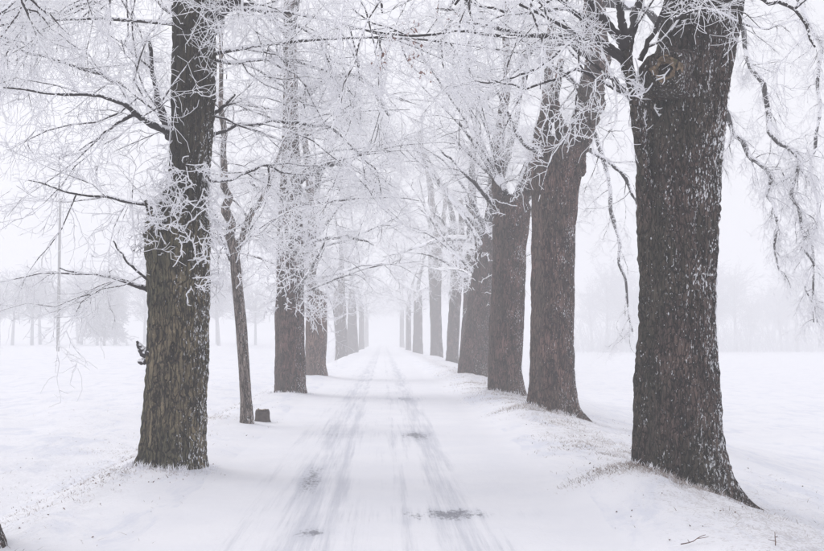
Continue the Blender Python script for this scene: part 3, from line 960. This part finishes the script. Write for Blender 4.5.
R1.branch([(620, 92, -0.4, 2.4), (600, 80, -0.6, 1.9), (575, 70, -0.8, 1.6), (550, 82, -1, 1.3), (520, 88, -1.2, 1.0), (490, 80, -1.3, 0.6)], frost=0.2)
R1.branch([(630, 98, -0.35, 3), (618, 84, -0.5, 2.3), (604, 74, -0.6, 1.8), (588, 60, -0.7, 1.4), (572, 30, -0.8, 1)], frost=0.05)
R1.branch([(640, 60, -0.3, 3), (650, 40, -0.4, 2.5), (662, 15, -0.5, 2.2), (672, -15, -0.6, 1.8)], frost=0.0)
R1.branch([(598, 20, -0.8, 2), (560, 10, -0.8, 1.8), (520, 12, -1, 1.5), (485, 5, -1.1, 1.1), (440, -5, -1.4, 0.8)], frost=0.15)
R1.branch([(560, 50, -0.4, 1.6), (540, 68, -0.4, 1.4), (515, 76, -0.5, 1.1), (480, 84, -0.6, 0.7)], frost=0.05)
R1.branch([(720, 2, -0.5, 3), (745, -4, -0.9, 2.4), (775, 2, -1.2, 2), (800, 15, -1.4, 1.5), (815, 50, -1.5, 1)], frost=0.15)
R1.branch([(672, 20, -0.6, 2.6), (690, 12, -0.8, 2), (715, 10, -1, 1.5), (738, 22, -1, 0.9)], frost=0.35)
R1.branch([(690, -60, 0, 8), (640, -80, -1.5, 6), (560, -70, -2.5, 4), (500, -40, -3, 2.5), (460, 0, -3.2, 1.3)], frost=0.3)
R1.branch([(700, -60, 0, 8), (760, -80, 1, 6), (810, -60, 1.6, 4), (840, -10, 2, 2), (845, 60, 2, 1)], frost=0.3)
R1.crown(dens=0.72, n3=9, n4=7, len2=0.62)
ob, db = [], []
cc = P(640, 82, YR - 0.42)
n_ = 15
th_ = R1.rng.uniform(0, 6.283, n_)
o1 = cc[None] + R1.rng.normal(size=(n_, 3)) * np.array([0.07, 0.04, 0.09])
d1 = np.stack([np.cos(th_), -np.abs(np.sin(th_)) * 0.7, R1.rng.normal(size=n_) * 0.7 + 0.1], -1)
g2 = on_trunk(R1.rng, R1.prof, YR, 5, zat(20, YR), zat(-20, YR), -0.9, 0.8, 0.1)
g3 = on_trunk(R1.rng, R1.prof, YR, 5, zat(150, YR), zat(90, YR), 3.3, 0.5, 0.1)
R1.burst([(o1, d1), g2, g3], r=0.0085, Lr=(0.12, 0.42), n=8)
R1.rime(1300, 1.0, size=(0.003, 0.011))
c2 = obj('rime_clumps', clumps(R1.rng, R1.prof, YR, R1.loc, 400, -1.0, size=(0.002, 0.008)), M_FROST, R1.t)
c2['kind'] = 'stuff'


# dried winged seeds hanging from the long thin branch
def seeds(rng, centres, loc):
    V, T = [], []
    for c in centres:
        for k in range(9):
            p = c + rng.normal(size=3) * np.array([0.045, 0.045, 0.06]) - loc
            a, b = rng.normal(size=3) * 0.012, np.array([0, 0, -1]) * rng.uniform(0.015, 0.035) + rng.normal(size=3) * 0.006
            i = len(V)
            V += [p, p + a + b * 0.5, p + b, p - a + b * 0.5 + rng.normal(size=3) * 0.004]
            T += [(i, i + 1, i + 2), (i, i + 2, i + 3)]
    return new_mesh('dried_seeds', np.array(V), None, np.array(T))


M_SEED = simple('dried_seed', (0.22, 0.12, 0.10), 0.9, (0.36, 0.24, 0.22), 20)
sc = [P(x, y, YR + d) for x, y, d in ((410, 50, -0.6), (412, 56, -0.6), (425, 74, -0.6), (409, 22, -1), (440, 10, 1.2), (455, 20, 1.1), (390, 40, -0.9), (385, 62, -0.9))]
so = obj('dried_seeds', seeds(R1.rng, sc, R1.loc), M_SEED, R1.t)
so['kind'] = 'stuff'

# R2
Y2 = 21.0
R2 = Tree('tall smooth-sided trunk with a pollard shoulder, directly behind the huge front right trunk', Y2,
          [(416, 522, 582), (408, 526, 578), (395, 528.5, 576.5), (370, 530, 575), (320, 531, 574), (250, 531.5, 574.5), (200, 531.5, 577), (178, 531, 581), (162, 531, 586), (152, 534, 586), (143, 540, 580), (136, 546, 572)],
          M_BARK_M, 81, sides=110, dz=0.035, ridge=0.014, lobes=0.16, roots=((3.4, 0.4, 0.3, 0.2), (-0.5, 0.4, 0.25, 0.2)), cap=True)
R2.branch([(568, 165, 0, 14), (578, 135, 0, 13), (590, 105, 0, 13), (597, 70, 0, 12), (596, 30, 0, 11.5), (592, -20, 0, 10), (588, -100, 0, 8)], K=16, mat=M_BARK_M, grow_twigs=False, sides=24)
R2.branch([(548, 150, 0, 10), (543, 130, -0.1, 9), (548, 112, -0.1, 6), (556, 98, 0, 4), (560, 60, 0.2, 3)], mat=M_BARK_M, sides=16)
R2.branch([(570, 145, -0.2, 8), (560, 128, -0.3, 6), (558, 112, -0.3, 3.4), (552, 80, -0.4, 2.4)], mat=M_BARK_M, sides=14)
R2.branch([(540, 152, -0.2, 4), (522, 140, -0.5, 3), (510, 122, -0.6, 2.2), (500, 95, -0.8, 1.6), (480, 70, -1, 1)], frost=0.3)
R2.branch([(590, 150, 0.2, 2.6), (603, 158, 0.4, 2.2), (618, 170, 0.6, 2.0), (632, 192, 0.8, 1.6), (640, 215, 1, 1)], frost=0.4)
R2.branch([(597, 60, 0, 5), (560, 40, -1, 4), (520, 60, -1.6, 3), (490, 100, -2, 1.6)], frost=0.3)
R2.branch([(592, -20, 0, 6), (540, -50, -1, 5), (480, -20, -1.4, 3.4), (440, 40, -1.8, 1.6)], frost=0.3)
R2.branch([(592, -60, 0, 6), (560, -80, 3, 5), (500, -60, 5, 3.4), (450, 10, 6, 1.6)], frost=0.3)
R2.crown(dens=0.8, n3=8, n4=6, len2=0.75, fat=0.9)
R2.branch([(592, -40, 0, 5), (640, -70, 1, 4.3), (700, -40, 1.5, 3.6), (735, 20, 1.8, 2.6), (752, 68, 2, 2.7), (766, 108, 2, 2.6), (780, 140, 2, 2.2), (797, 168, 2, 2), (800, 215, 2, 1.7), (806, 262, 2, 1.3), (812, 320, 2, 0.72)], K=26, frost=0.27, wig=0.02)
R2.branch([(592, 0, 0.3, 5), (640, 10, 1, 4.3), (690, 60, 1.5, 3.6), (722, 108, 1.8, 3), (738, 138, 2, 2.7), (760, 160, 2, 2.4), (772, 185, 2, 2.2), (774, 225, 2, 1.4), (776, 272, 2, 0.86)], K=24, frost=0.27, wig=0.02)
R2.branch([(700, -60, 1.5, 2.9), (770, -40, 2, 2.4), (815, 30, 2.4, 2.2), (820, 90, 2.4, 1.9), (812, 150, 2.4, 1.7), (818, 200, 2.4, 1.4), (812, 260, 2.4, 1.1), (816, 325, 2.4, 0.65)], K=22, frost=0.3, wig=0.02)
R2.branch([(735, 20, 1.8, 1.4), (765, 30, 2, 1.2), (800, 20, 2, 0.94), (830, 60, 2, 0.72)], frost=0.5)
R2.branch([(772, 185, 2, 1.4), (790, 176, 2, 1.2), (815, 150, 2, 0.86), (840, 130, 2, 0.58)], frost=0.5)
R2.crown(dens=1.5, n3=8, n4=6, len2=0.62, fat=0.95, droop=-0.2, l2=(0.6, 1.9))
g1 = on_trunk(R2.rng, R2.prof, Y2, 34, zat(165, Y2), zat(143, Y2), 3.3, 0.8, 1.3)
g2 = on_trunk(R2.rng, R2.prof, Y2, 8, zat(158, Y2), zat(142, Y2), -1.6, 0.7, 1.2)
R2.burst([g1, g2], r=0.0095, Lr=(0.5, 1.35), n=8, grav=0.05)
R2.rime(260, 1.0, size=(0.004, 0.012))
kn = obj('pruning_scar', knot_mesh('pruning_scar', 5.5 / F * Y2, 9 / F * Y2, 0.05, 9), M_BARK_M, R2.t, tuple(P(581, 167, Y2 - 0.33) - R2.loc))
kn.rotation_euler.z = R(35)

# R3
Y3 = 26.4
R3 = Tree('straight brown trunk forking in two, behind and left of the shouldered right trunk', Y3,
          [(400, 484, 528), (392, 487, 525), (370, 488.5, 522), (300, 491, 524), (250, 492.5, 526), (222, 492, 529), (208, 493, 530), (200, 497, 526)], M_BARK_M, 91, sides=80, dz=0.05, ridge=0.014, lobes=0.15, cap=True,
          roots=((-0.3, 0.35, 0.3, 0.2),))
R3.branch([(502, 218, 0, 8.5), (500, 195, 0, 7), (497, 170, 0, 6), (500, 130, 0, 5), (506, 70, 0, 4), (505, 0, 0, 3)], mat=M_BARK_M, sides=16)
R3.branch([(518, 215, 0, 9), (524, 192, 0, 8), (531, 168, 0, 7), (538, 140, 0, 6), (548, 90, 0.3, 5), (552, 20, 0.4, 4)], mat=M_BARK_M, sides=16)
R3.auto(8, zat(200, Y3), zat(190, Y3), 3.8, 1.5, 0.06, az=[3.1, 2.6, 3.8, 1.2, 4.5, 5.5])
R3.branch([(540, 60, 0, 4), (580, 90, 1.5, 3), (600, 150, 2, 2.4), (612, 215, 2.2, 2), (622, 270, 2.3, 1.4), (632, 330, 2.4, 0.8)], K=18, frost=0.3, wig=0.012)
R3.branch([(495, 205, 0, 3), (480, 190, -0.5, 2.2), (462, 170, -1, 1.5), (440, 150, -1.5, 0.8)], frost=0.3)
R3.crown(dens=0.7, n3=7, n4=6, len2=0.75, fat=0.95)
R3.burst([on_trunk(R3.rng, R3.prof, Y3, 12, zat(225, Y3), zat(200, Y3), -2.6, 1.4, 0.7)], r=0.011, Lr=(0.3, 1.0), n=6)
R3.rime(180, 1.0, size=(0.005, 0.014))

mid_tree('thick trunk leaning right, just left of the forked brown trunk', 38.6, [(383, 455, 490), (374, 457, 489), (340, 462, 491), (300, 468, 493), (270, 473, 495), (248, 476, 495), (238, 479, 493)], 92, PROTO[0], 232, 0.0,
         sides=64, dz=0.07, fork=[[(484, 245, 0, 6), (490, 215, 0, 5), (492, 180, 0, 4), (496, 130, 0, 3)], [(480, 245, 0, 5), (474, 222, 0, 4), (470, 190, 0, 3)]], shoots=35)
mid_tree('narrow dark trunk squeezed behind the thick leaning one', 48.5, [(374, 457, 472), (360, 459, 472), (310, 463, 474), (262, 465, 477), (250, 467, 476)], 93, PROTO[2], 240, 2.2, sides=48)
mid_tree('slim upright trunk between the leaning one and the bare hazy one on the right', 71, [(362, 445.5, 459), (350, 446.5, 458.5), (300, 449.5, 461), (262, 451, 463), (255, 452, 462)], 94, PROTO[1], 250, 4.0,
         fork=[[(456, 262, 0, 4), (462, 235, 0, 3), (460, 200, 0, 2.5)]])
mid_tree('bare hazy grey trunk with a wide top on the right, beyond the slim one', 98, [(357, 430, 443.5), (340, 430.5, 442), (300, 429.5, 441), (270, 428.5, 442), (253, 429, 443), (247, 432, 440)], 95, PROTO[0], 248, 3.1,
         fork=[[(437, 252, 0, 4), (436, 215, 0, 3.4), (428, 175, 0, 3), (420, 130, 0, 2.4)], [(439, 252, 0, 3), (444, 225, 0, 2.6), (445, 190, 0, 2)]])
mid_tree('short pale trunk at the right edge of the road deep in the fog', 124, [(355, 412.5, 423), (340, 413, 422.5), (310, 414, 422.5), (293, 413.5, 422)], 96, FARP[0], 292, 5.0)
GHOST = ['ghostly trunk at the far right, just beyond the short pale trunk', 'last trunk of the right row, a faint stain in the fog',
         'ghostly trunk of the left row beyond the shorter grey trunk', 'last trunk of the left row, a faint stain in the fog']
for i, (px, wpx, Y, tp, px_) in enumerate([(408.5, 6, 150, 304, 0), (402, 5, 215, 310, 0), (361.5, 6, 160, 306, 0), (366.5, 4.5, 230, 313, 0)]):
    bpy_ = 330 + F * (1.5 + 0.0085 * (Y - 25)) / Y
    side_ = 'right' if px > 383 else 'left'
    T_ = mid_tree(GHOST[i], Y,
                  [(bpy_ + 1, px - wpx / 2, px + wpx / 2), (bpy_ - 8, px - wpx * 0.46, px + wpx * 0.46), (tp, px - wpx * 0.42, px + wpx * 0.42)], 110 + i, FARP[i % 2], tp, i * 1.3, sides=16, dz=0.4, ridge=0, shoots=0)

# tree just outside the left edge, its root reaching into the corner
YE = 8.35
E = Tree('rough dark root of a tree cut off by the bottom left corner', YE, [(560, -75, 9), (545, -74, 6), (530, -73, 0), (520, -72, -4), (480, -70, -10), (300, -68, -12), (100, -66, -14), (-200, -60, -20)],
         M_BARK_R, 131, sides=64, dz=0.04, ridge=0.014, lobes=0.1, roots=((-0.5, 0.08, 0.35, 0.1),))
E.branch([(-40, -120, 0, 10), (20, -110, 1, 6), (80, -60, 1.5, 3), (110, -10, 1.8, 1.2)], frost=0.3)
E.branch([(-40, -100, 0, 10), (-20, -80, 1, 6), (10, -40, 1.5, 3), (30, 20, 1.8, 1.2)], frost=0.3)
E.crown(dens=0.8, n3=8, n4=6, len2=0.6)

# ------------------------------------------------------------------ little stump
ys_ = 19.6
sx = P(262, 411, ys_)
zt = float(ground_z(np.array([sx[0]]), np.array([ys_]))[0])
stp = thing('tree_stump', 'small dark wooden stump in the snow at the foot of the young tree', 'stump', (sx[0], ys_, zt))


def stump_mesh():
    n, V = 40, []
    lv = [(-0.12, 0.16), (-0.02, 0.145), (0.03, 0.125), (0.09, 0.118), (0.14, 0.12), (0.175, 0.114), (0.195, 0.10), (0.19, 0.085)]
    for i, (z, r) in enumerate(lv):
        for j in range(n):
            t = j * 6.2832 / n
            q = 1 + 0.10 * math.sin(5 * t + 1) + 0.06 * mnoise.noise(Vector((math.cos(t) * 6, math.sin(t) * 6, z * 4)))
            V.append((math.cos(t) * r * q, math.sin(t) * r * q, z + (0.012 * math.sin(t * 2 + 1) if z > 0.19 else 0)))
    Q = [(i * n + j, i * n + (j + 1) % n, (i + 1) * n + (j + 1) % n, (i + 1) * n + j) for i in range(len(lv) - 1) for j in range(n)]
    return V, Q, n


V, Q, n = stump_mesh()
obj('bark', new_mesh('stump_bark', np.array(V), np.array(Q)), M_STUMP, stp)
rg = np.random.default_rng(3)
Vt = [(math.cos(j * 6.2832 / 24) * 0.1 * k, math.sin(j * 6.2832 / 24) * 0.1 * k, 0.195 + 0.008 * rg.normal()) for k in (1, 0.6, 0.25) for j in range(24)] + [(0, 0, 0.2)]
Qt = [(i * 24 + j, i * 24 + (j + 1) % 24, (i + 1) * 24 + (j + 1) % 24, (i + 1) * 24 + j) for i in range(2) for j in range(24)]
Tt = [(48 + j, 48 + (j + 1) % 24, 72) for j in range(24)]
obj('cut_face', new_mesh('cut_face', np.array(Vt), np.array(Qt), np.array(Tt)), M_KNOT, stp)

# ------------------------------------------------------------------ utility pole in the left field
YP = 118.0
pb = P(58, 348, YP)
zg = float(ground_z(np.array([pb[0]]), np.array([YP]))[0])
pole = thing('utility_pole', 'thin grey utility pole standing alone in the foggy left field', 'utility pole', (pb[0], YP, zg))
Hh = zat(200, YP) - zg
lv = np.linspace(-0.3, Hh, 14)
V, Q = tubes(np.stack([lv * 0, lv * 0, lv], -1)[None], np.linspace(0.17, 0.13, 14)[None], 12)
tip = len(V)
V = np.vstack([V, [[0, 0, Hh + 0.12]]])
T = [(tip - 12 + j, tip - 12 + (j + 1) % 12, tip) for j in range(12)]
obj('pole', new_mesh('pole', V, Q, np.array(T)), M_POLE, pole)
ins = bpy.data.meshes.new('insulator')
for sx_ in (-0.2, 0.2):
    zc = np.array([0, 0.12, 0.13, 0.17, 0.2, 0.25])
    V, Q = tubes(np.stack([zc * 0, zc * 0, zc], -1)[None], np.array([[0.015, 0.015, 0.06, 0.07, 0.05, 0.02]]), 10)
    obj('insulator', new_mesh('insulator', V, Q), M_CERAMIC, pole, (sx_, 0, Hh - 0.3))
V, Q = tubes(np.array([[[-0.25, 0, 0], [0.25, 0, 0]]]), np.array([[0.03, 0.03]]), 6)
obj('bracket', new_mesh('bracket', V, Q), M_POLE, pole, (0, 0, Hh - 0.3))

# ------------------------------------------------------------------ far trees across the fields


def far_proto(seed, conifer=False, H=14.0):
    rg = np.random.default_rng(seed)
    k = 10
    Pt = grow(rg, np.array([[0, 0, -0.5]]), np.array([[0, 0, 1.0]]), [H * (0.95 if conifer else 0.7)], k, 0.03, 0.05)
    Rd = (0.28 if not conifer else 0.2) * np.linspace(1, 0.25, k)[None]
    V, Q = tubes(Pt, Rd, 8)
    tm = new_mesh('far_trunk', V, Q, attr={'frost': np.zeros(len(V))})
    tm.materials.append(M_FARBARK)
    bag = Bag()
    if conifer:
        o, d, t, rr = children(rg, Pt, Rd, 260, 0.18, 1.0, 1.5, 0.15)
        L = 3.4 * (1.05 - t) + 0.4
    else:
        o, d, t, rr = children(rg, Pt, Rd, 60, 0.4, 1.0, 0.8, 0.25)
        L = rg.uniform(2.0, 4.5, len(o))
    P2 = grow(rg, o, d, L, 5, 0.12, -0.05 if conifer else 0.03)
    R2_ = np.full((len(o), 1), 0.05) * np.linspace(1, 0.4, 5)[None]
    bag.add(P2, R2_, 3, 0.5)
    o, d, t, rr = children(rg, P2, R2_, 9 if conifer else 14, 0.15, 1, 0.7, 0.3)
    P3 = grow(rg, o, d, rg.uniform(0.4, 1.5 if not conifer else 0.9, len(o)), 4, 0.2, -0.05)
    bag.add(P3, np.full((len(o), 4), 0.028 if not conifer else 0.05), 3, 0.5)
    cm = bag.mesh('far_crown')
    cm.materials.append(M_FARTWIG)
    return tm, cm


FT = [far_proto(201), far_proto(202), far_proto(203, True, 9.5)]
far = [  # px, Y, proto, scale, label, group
    (12, 170, 0, 1.0, 'faint leafless tree at the left edge, across the field', None),
    (104, 165, 2, 1.25, 'faint cone-shaped evergreen in the field to the right of the utility pole', None),
    (40, 185, 1, 1.1, 'faint tall leafless tree in the left field just left of the utility pole', None),
    (78, 200, 1, 1.0, 'very faint small leafless tree in the fog right behind the utility pole', None),
    (219, 165, 1, 1.0, 'faint bare tree in the field, between the mossy and the young trunk', None),
]
rg = np.random.default_rng(77)
WOOD = 'foggy wood across the right field'
for i in range(24):
    px = 590 + i * 12.5 + rg.normal() * 6
    far.append((px, rg.uniform(225, 310), int(rg.integers(0, 2)), rg.uniform(1.1, 2.0), 'faint bare tree of the foggy wood across the right field', WOOD))
for i in range(14):
    px = -20 + i * 24 + rg.normal() * 6
    far.append((px, rg.uniform(170, 190), int(rg.integers(0, 2)), rg.uniform(0.8, 1.1), 'barely visible tree of the foggy wood across the left field', 'foggy wood across the left field'))
for (px, Y, pr, sc_, lab, grp) in far:
    c = P(px, 348, Y)
    z = float(ground_z(np.array([c[0]]), np.array([Y]))[0]) - 0.1
    t_ = thing('conifer' if pr == 2 else 'bare_tree', lab, 'tree', (c[0], Y, z), grp)
    rot = rg.uniform(0, 6.28)
    for nm, m in zip(('trunk', 'crown'), FT[pr]):
        o = obj(nm, m, None, t_)
        o.rotation_euler.z = rot
        o.scale = (sc_,) * 3

# undergrowth at the foot of the right wood
bag = Bag()
nU = 1800
px = rg.uniform(570, 960, nU)
Yu = rg.uniform(240, 320, nU)
cx = np.array([P(a, 348, b)[0] for a, b in zip(px, Yu)])
cz = ground_z(cx, Yu)
o = np.stack([cx, Yu, cz], -1)
d = np.stack([rg.normal(size=nU) * 0.4, rg.normal(size=nU) * 0.4, np.ones(nU)], -1)
Pu = grow(rg, o, d, rg.uniform(2, 9.0, nU), 5, 0.15, 0)
bag.add(Pu, np.full((nU, 5), 0.08), 3, 0.3)
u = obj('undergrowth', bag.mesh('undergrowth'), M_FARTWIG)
u['kind'] = 'stuff'
u['label'] = 'hazy thicket along the far edge of the right field'

# ------------------------------------------------------------------ grass, leaves, twigs on the snow


def blades(rng, x, y, hgt, wid, lean=0.6, name='dry_grass'):
    n = len(x)
    z = ground_z(x, y) - 0.004
    th = rng.uniform(0, 6.283, n)
    b = np.stack([x, y, z], -1)
    side = np.stack([np.cos(th), np.sin(th), th * 0], -1) * wid[:, None]
    tip = b + np.stack([rng.normal(size=n) * lean, rng.normal(size=n) * lean, np.ones(n)], -1) * hgt[:, None]
    mid = (b + tip) / 2 + np.stack([th * 0, th * 0, hgt * 0.15], -1)
    V = np.stack([b - side, b + side, mid + side * 0.7, mid - side * 0.7, tip], 1)
    i = np.arange(n)[:, None] * 5
    return V.reshape(-1, 3), i + np.array([[0, 1, 2, 3]]), i + np.array([[3, 2, 4]])


def scatter(rng, n, x0, x1, y0, y1, clump=0.0):
    """rejection-sampled by how thin the snow is and by clumpy noise"""
    x = rng.uniform(x0, x1, n)
    y = y0 * (y1 / y0) ** rng.random(n)
    p = (bank(x, y) + 0.12) * np.clip(vnoise(x, y, 1.7, 12) * 2 + 0.45, 0, 1) * np.clip(vnoise(x, y, 6.0, 13) * 2.4 + 0.35, 0, 1)
    k = (rng.random(n) < p) & (np.abs(x) > 1.7)
    return x[k], y[k]


rg = np.random.default_rng(5)
x, y = scatter(rg, 52000, -9, 7, 8, 60)
xb_, yb_ = scatter(rg, 16000, 1.9, 3.4, 13, 45)
xc_, yc_ = scatter(rg, 14000, -5.5, -2.6, 9, 30)
x, y = np.concatenate([x, xb_, xc_]), np.concatenate([y, yb_, yc_])
# extra dense tussocks round the roots
ex, ey = [], []
for (cx_, cy_, s, n_) in ((2.35, 10.75, 0.30, 900), (2.0, 10.9, 0.25, 300), (2.75, 10.65, 0.25, 400), (2.75, 20.4, 0.45, 700), (2.35, 20.3, 0.3, 400), (2.7, 25.7, 0.5, 600), (2.6, 24.5, 0.5, 300), (-2.3, 12.25, 0.3, 260), (-3.6, 20, 0.8, 700), (-3.5, 17, 0.5, 350), (-2.9, 12.4, 0.35, 220), (-3.0, 11.9, 0.5, 200), (3.1, 10.6, .2, 150),
                         (2.7, 33, 0.6, 400), (2.7, 30, 0.5, 300)):
    ex.append(rg.normal(cx_, s, n_)); ey.append(rg.normal(cy_, s * 0.45, n_))
x = np.concatenate([x] + ex)
y = np.concatenate([y] + ey)
n_ = len(x)
V, Q, T = blades(rg, x, y, rg.uniform(0.012, 0.05, n_) * (0.7 + 0.4 * bank(x, y)), rg.uniform(0.0012, 0.003, n_) * (0.7 + y / 30), 1.3)
go = obj('dry_grass', new_mesh('dry_grass', V, Q, T), M_GRASS)
go['kind'] = 'stuff'
go['label'] = 'withered grass blades poking through the snow on the verges'
gx, gy = [], []
for T_, n_, wd_ in ((A, 520, 0.42), (C, 260, 0.48), (R1, 500, 0.5), (R2, 420, 0.55), (R3, 260, 0.5)):
    th = rg.uniform(3.0, 6.4, n_)
    rr_ = wd_ * (1.0 + np.abs(rg.normal(size=n_)) * 0.13)
    k_ = vnoise(th * 3, th * 0 + wd_, 2.0, 31) > -0.15
    gx.append((T_.loc[0] + np.cos(th) * rr_)[k_]); gy.append((T_.Y + np.sin(th) * rr_)[k_])
gx, gy = np.concatenate(gx), np.concatenate(gy)
n_ = len(gx)
V, Q, T = blades(rg, gx, gy, rg.uniform(0.02, 0.085, n_), rg.uniform(0.003, 0.006, n_), 0.5)
fg = obj('frosted_grass', new_mesh('frosted_grass', V, Q, T), M_FROST)
fg['kind'] = 'stuff'
fg['label'] = 'white frosted grass tufts around the feet of the nearer trunks'
# dead leaves, curled
nl = 420
x = np.concatenate([rg.uniform(-6, -1.9, 230), rg.uniform(1.9, 5.5, 130), rg.uniform(-1.8, 1.8, 8), rg.normal(-2.9, 0.5, 52)])
y = np.concatenate([8.2 * (26 / 8.2) ** rg.random(230), 8.2 * (26 / 8.2) ** rg.random(130), rg.uniform(8.5, 18, 8), rg.normal(12.6, 0.7, 52)])
z = ground_z(x, y) + 0.006
th = rg.uniform(0, 6.28, nl)
s = rg.uniform(0.005, 0.016, nl) * np.where(vnoise(x, y, 1.2, 21) + vnoise(x, y, 3.5, 22) > -0.05, 1.0, 0.25)
A1 = np.stack([np.cos(th), np.sin(th), rg.normal(size=nl) * 0.35], -1) * s[:, None]
B1 = np.stack([-np.sin(th), np.cos(th), rg.normal(size=nl) * 0.35], -1) * s[:, None] * 0.6
c = np.stack([x, y, z], -1)
V = np.stack([c - A1, c + B1 + [0, 0, 0.006], c + A1, c - B1 + [0, 0, 0.008], c - [0, 0, 0.003]], 1).reshape(-1, 3)
i = np.arange(nl)[:, None, None] * 5
T = (i + np.array([[[0, 4, 1], [1, 4, 2], [2, 4, 3], [3, 4, 0]]])).reshape(-1, 3)
lo = obj('fallen_leaves', new_mesh('fallen_leaves', V, None, T), M_LEAF)
lo['kind'] = 'stuff'
lo['label'] = 'small dead brown leaves scattered on the snow'


def ground_point(px, py):
    Y = F * CH / max(py - HOR, 1)
    for _ in range(30):
        p = P(px, py, Y)
        gz = float(ground_z(np.array([p[0]]), np.array([Y]))[0])
        Y = Y * (CH - gz) / (CH - p[2])
    p = P(px, py, Y)
    return p[0], Y, gz


for (px, py, ln, ang, lab) in ((693, 545, 0.20, 0.35, 'fallen forked twig on the snow below the huge right trunk'), (776, 545, 0.16, 1.2, 'fallen twig at the bottom right corner on the snow')):
    gx, gy, gz = ground_point(px, py)
    t_ = thing('fallen_twig', lab, 'twig', (gx, gy, gz))
    o = np.array([[-ln / 2 * math.cos(ang), -ln / 2 * math.sin(ang), 0.012]])
    Pt = grow(rg, o, np.array([[math.cos(ang), math.sin(ang), 0.02]]), [ln], 7, 0.12, 0)
    V, Q = tubes(Pt, np.linspace(0.004, 0.002, 7)[None], 6)
    obj('stem', new_mesh('stem', V, Q), M_LEAF, t_)
    for f_, a_ in ((2, 0.8), (4, -0.7)):
        P2 = grow(rg, Pt[0, f_][None], np.array([[math.cos(ang + a_), math.sin(ang + a_), 0.15]]), [ln * 0.4], 5, 0.12, 0)
        V, Q = tubes(P2, np.linspace(0.003, 0.0015, 5)[None], 5)
        obj('side_shoot', new_mesh('side_shoot', V, Q), M_LEAF, t_)

# ------------------------------------------------------------------ haze
xa, xb, ya, yb, za, zb = -720, 720, -70, 920, -4, 30
V = np.array([(x_, y_, z_) for z_ in (za, zb) for y_ in (ya, yb) for x_ in (xa, xb)], float)
Q = np.array([(0, 2, 3, 1), (4, 5, 7, 6), (0, 1, 5, 4), (2, 6, 7, 3), (0, 4, 6, 2), (1, 3, 7, 5)])
hm = bpy.data.materials.new('haze')
hm.use_nodes = True
hm.node_tree.nodes.clear()
ho = hm.node_tree.nodes.new('ShaderNodeOutputMaterial')
pv = hm.node_tree.nodes.new('ShaderNodeVolumePrincipled')
pv.inputs['Color'].default_value = (0.97, 0.975, 0.99, 1)
pv.inputs['Density'].default_value = HAZE
pv.inputs['Anisotropy'].default_value = 0.0
hm.node_tree.links.new(pv.outputs[0], ho.inputs['Volume'])
hz = obj('haze', new_mesh('haze', V, Q), hm)
hz['kind'] = 'stuff'
hz['label'] = 'thick winter fog over the fields and the avenue'

if __name__ == '__main__':
    pass
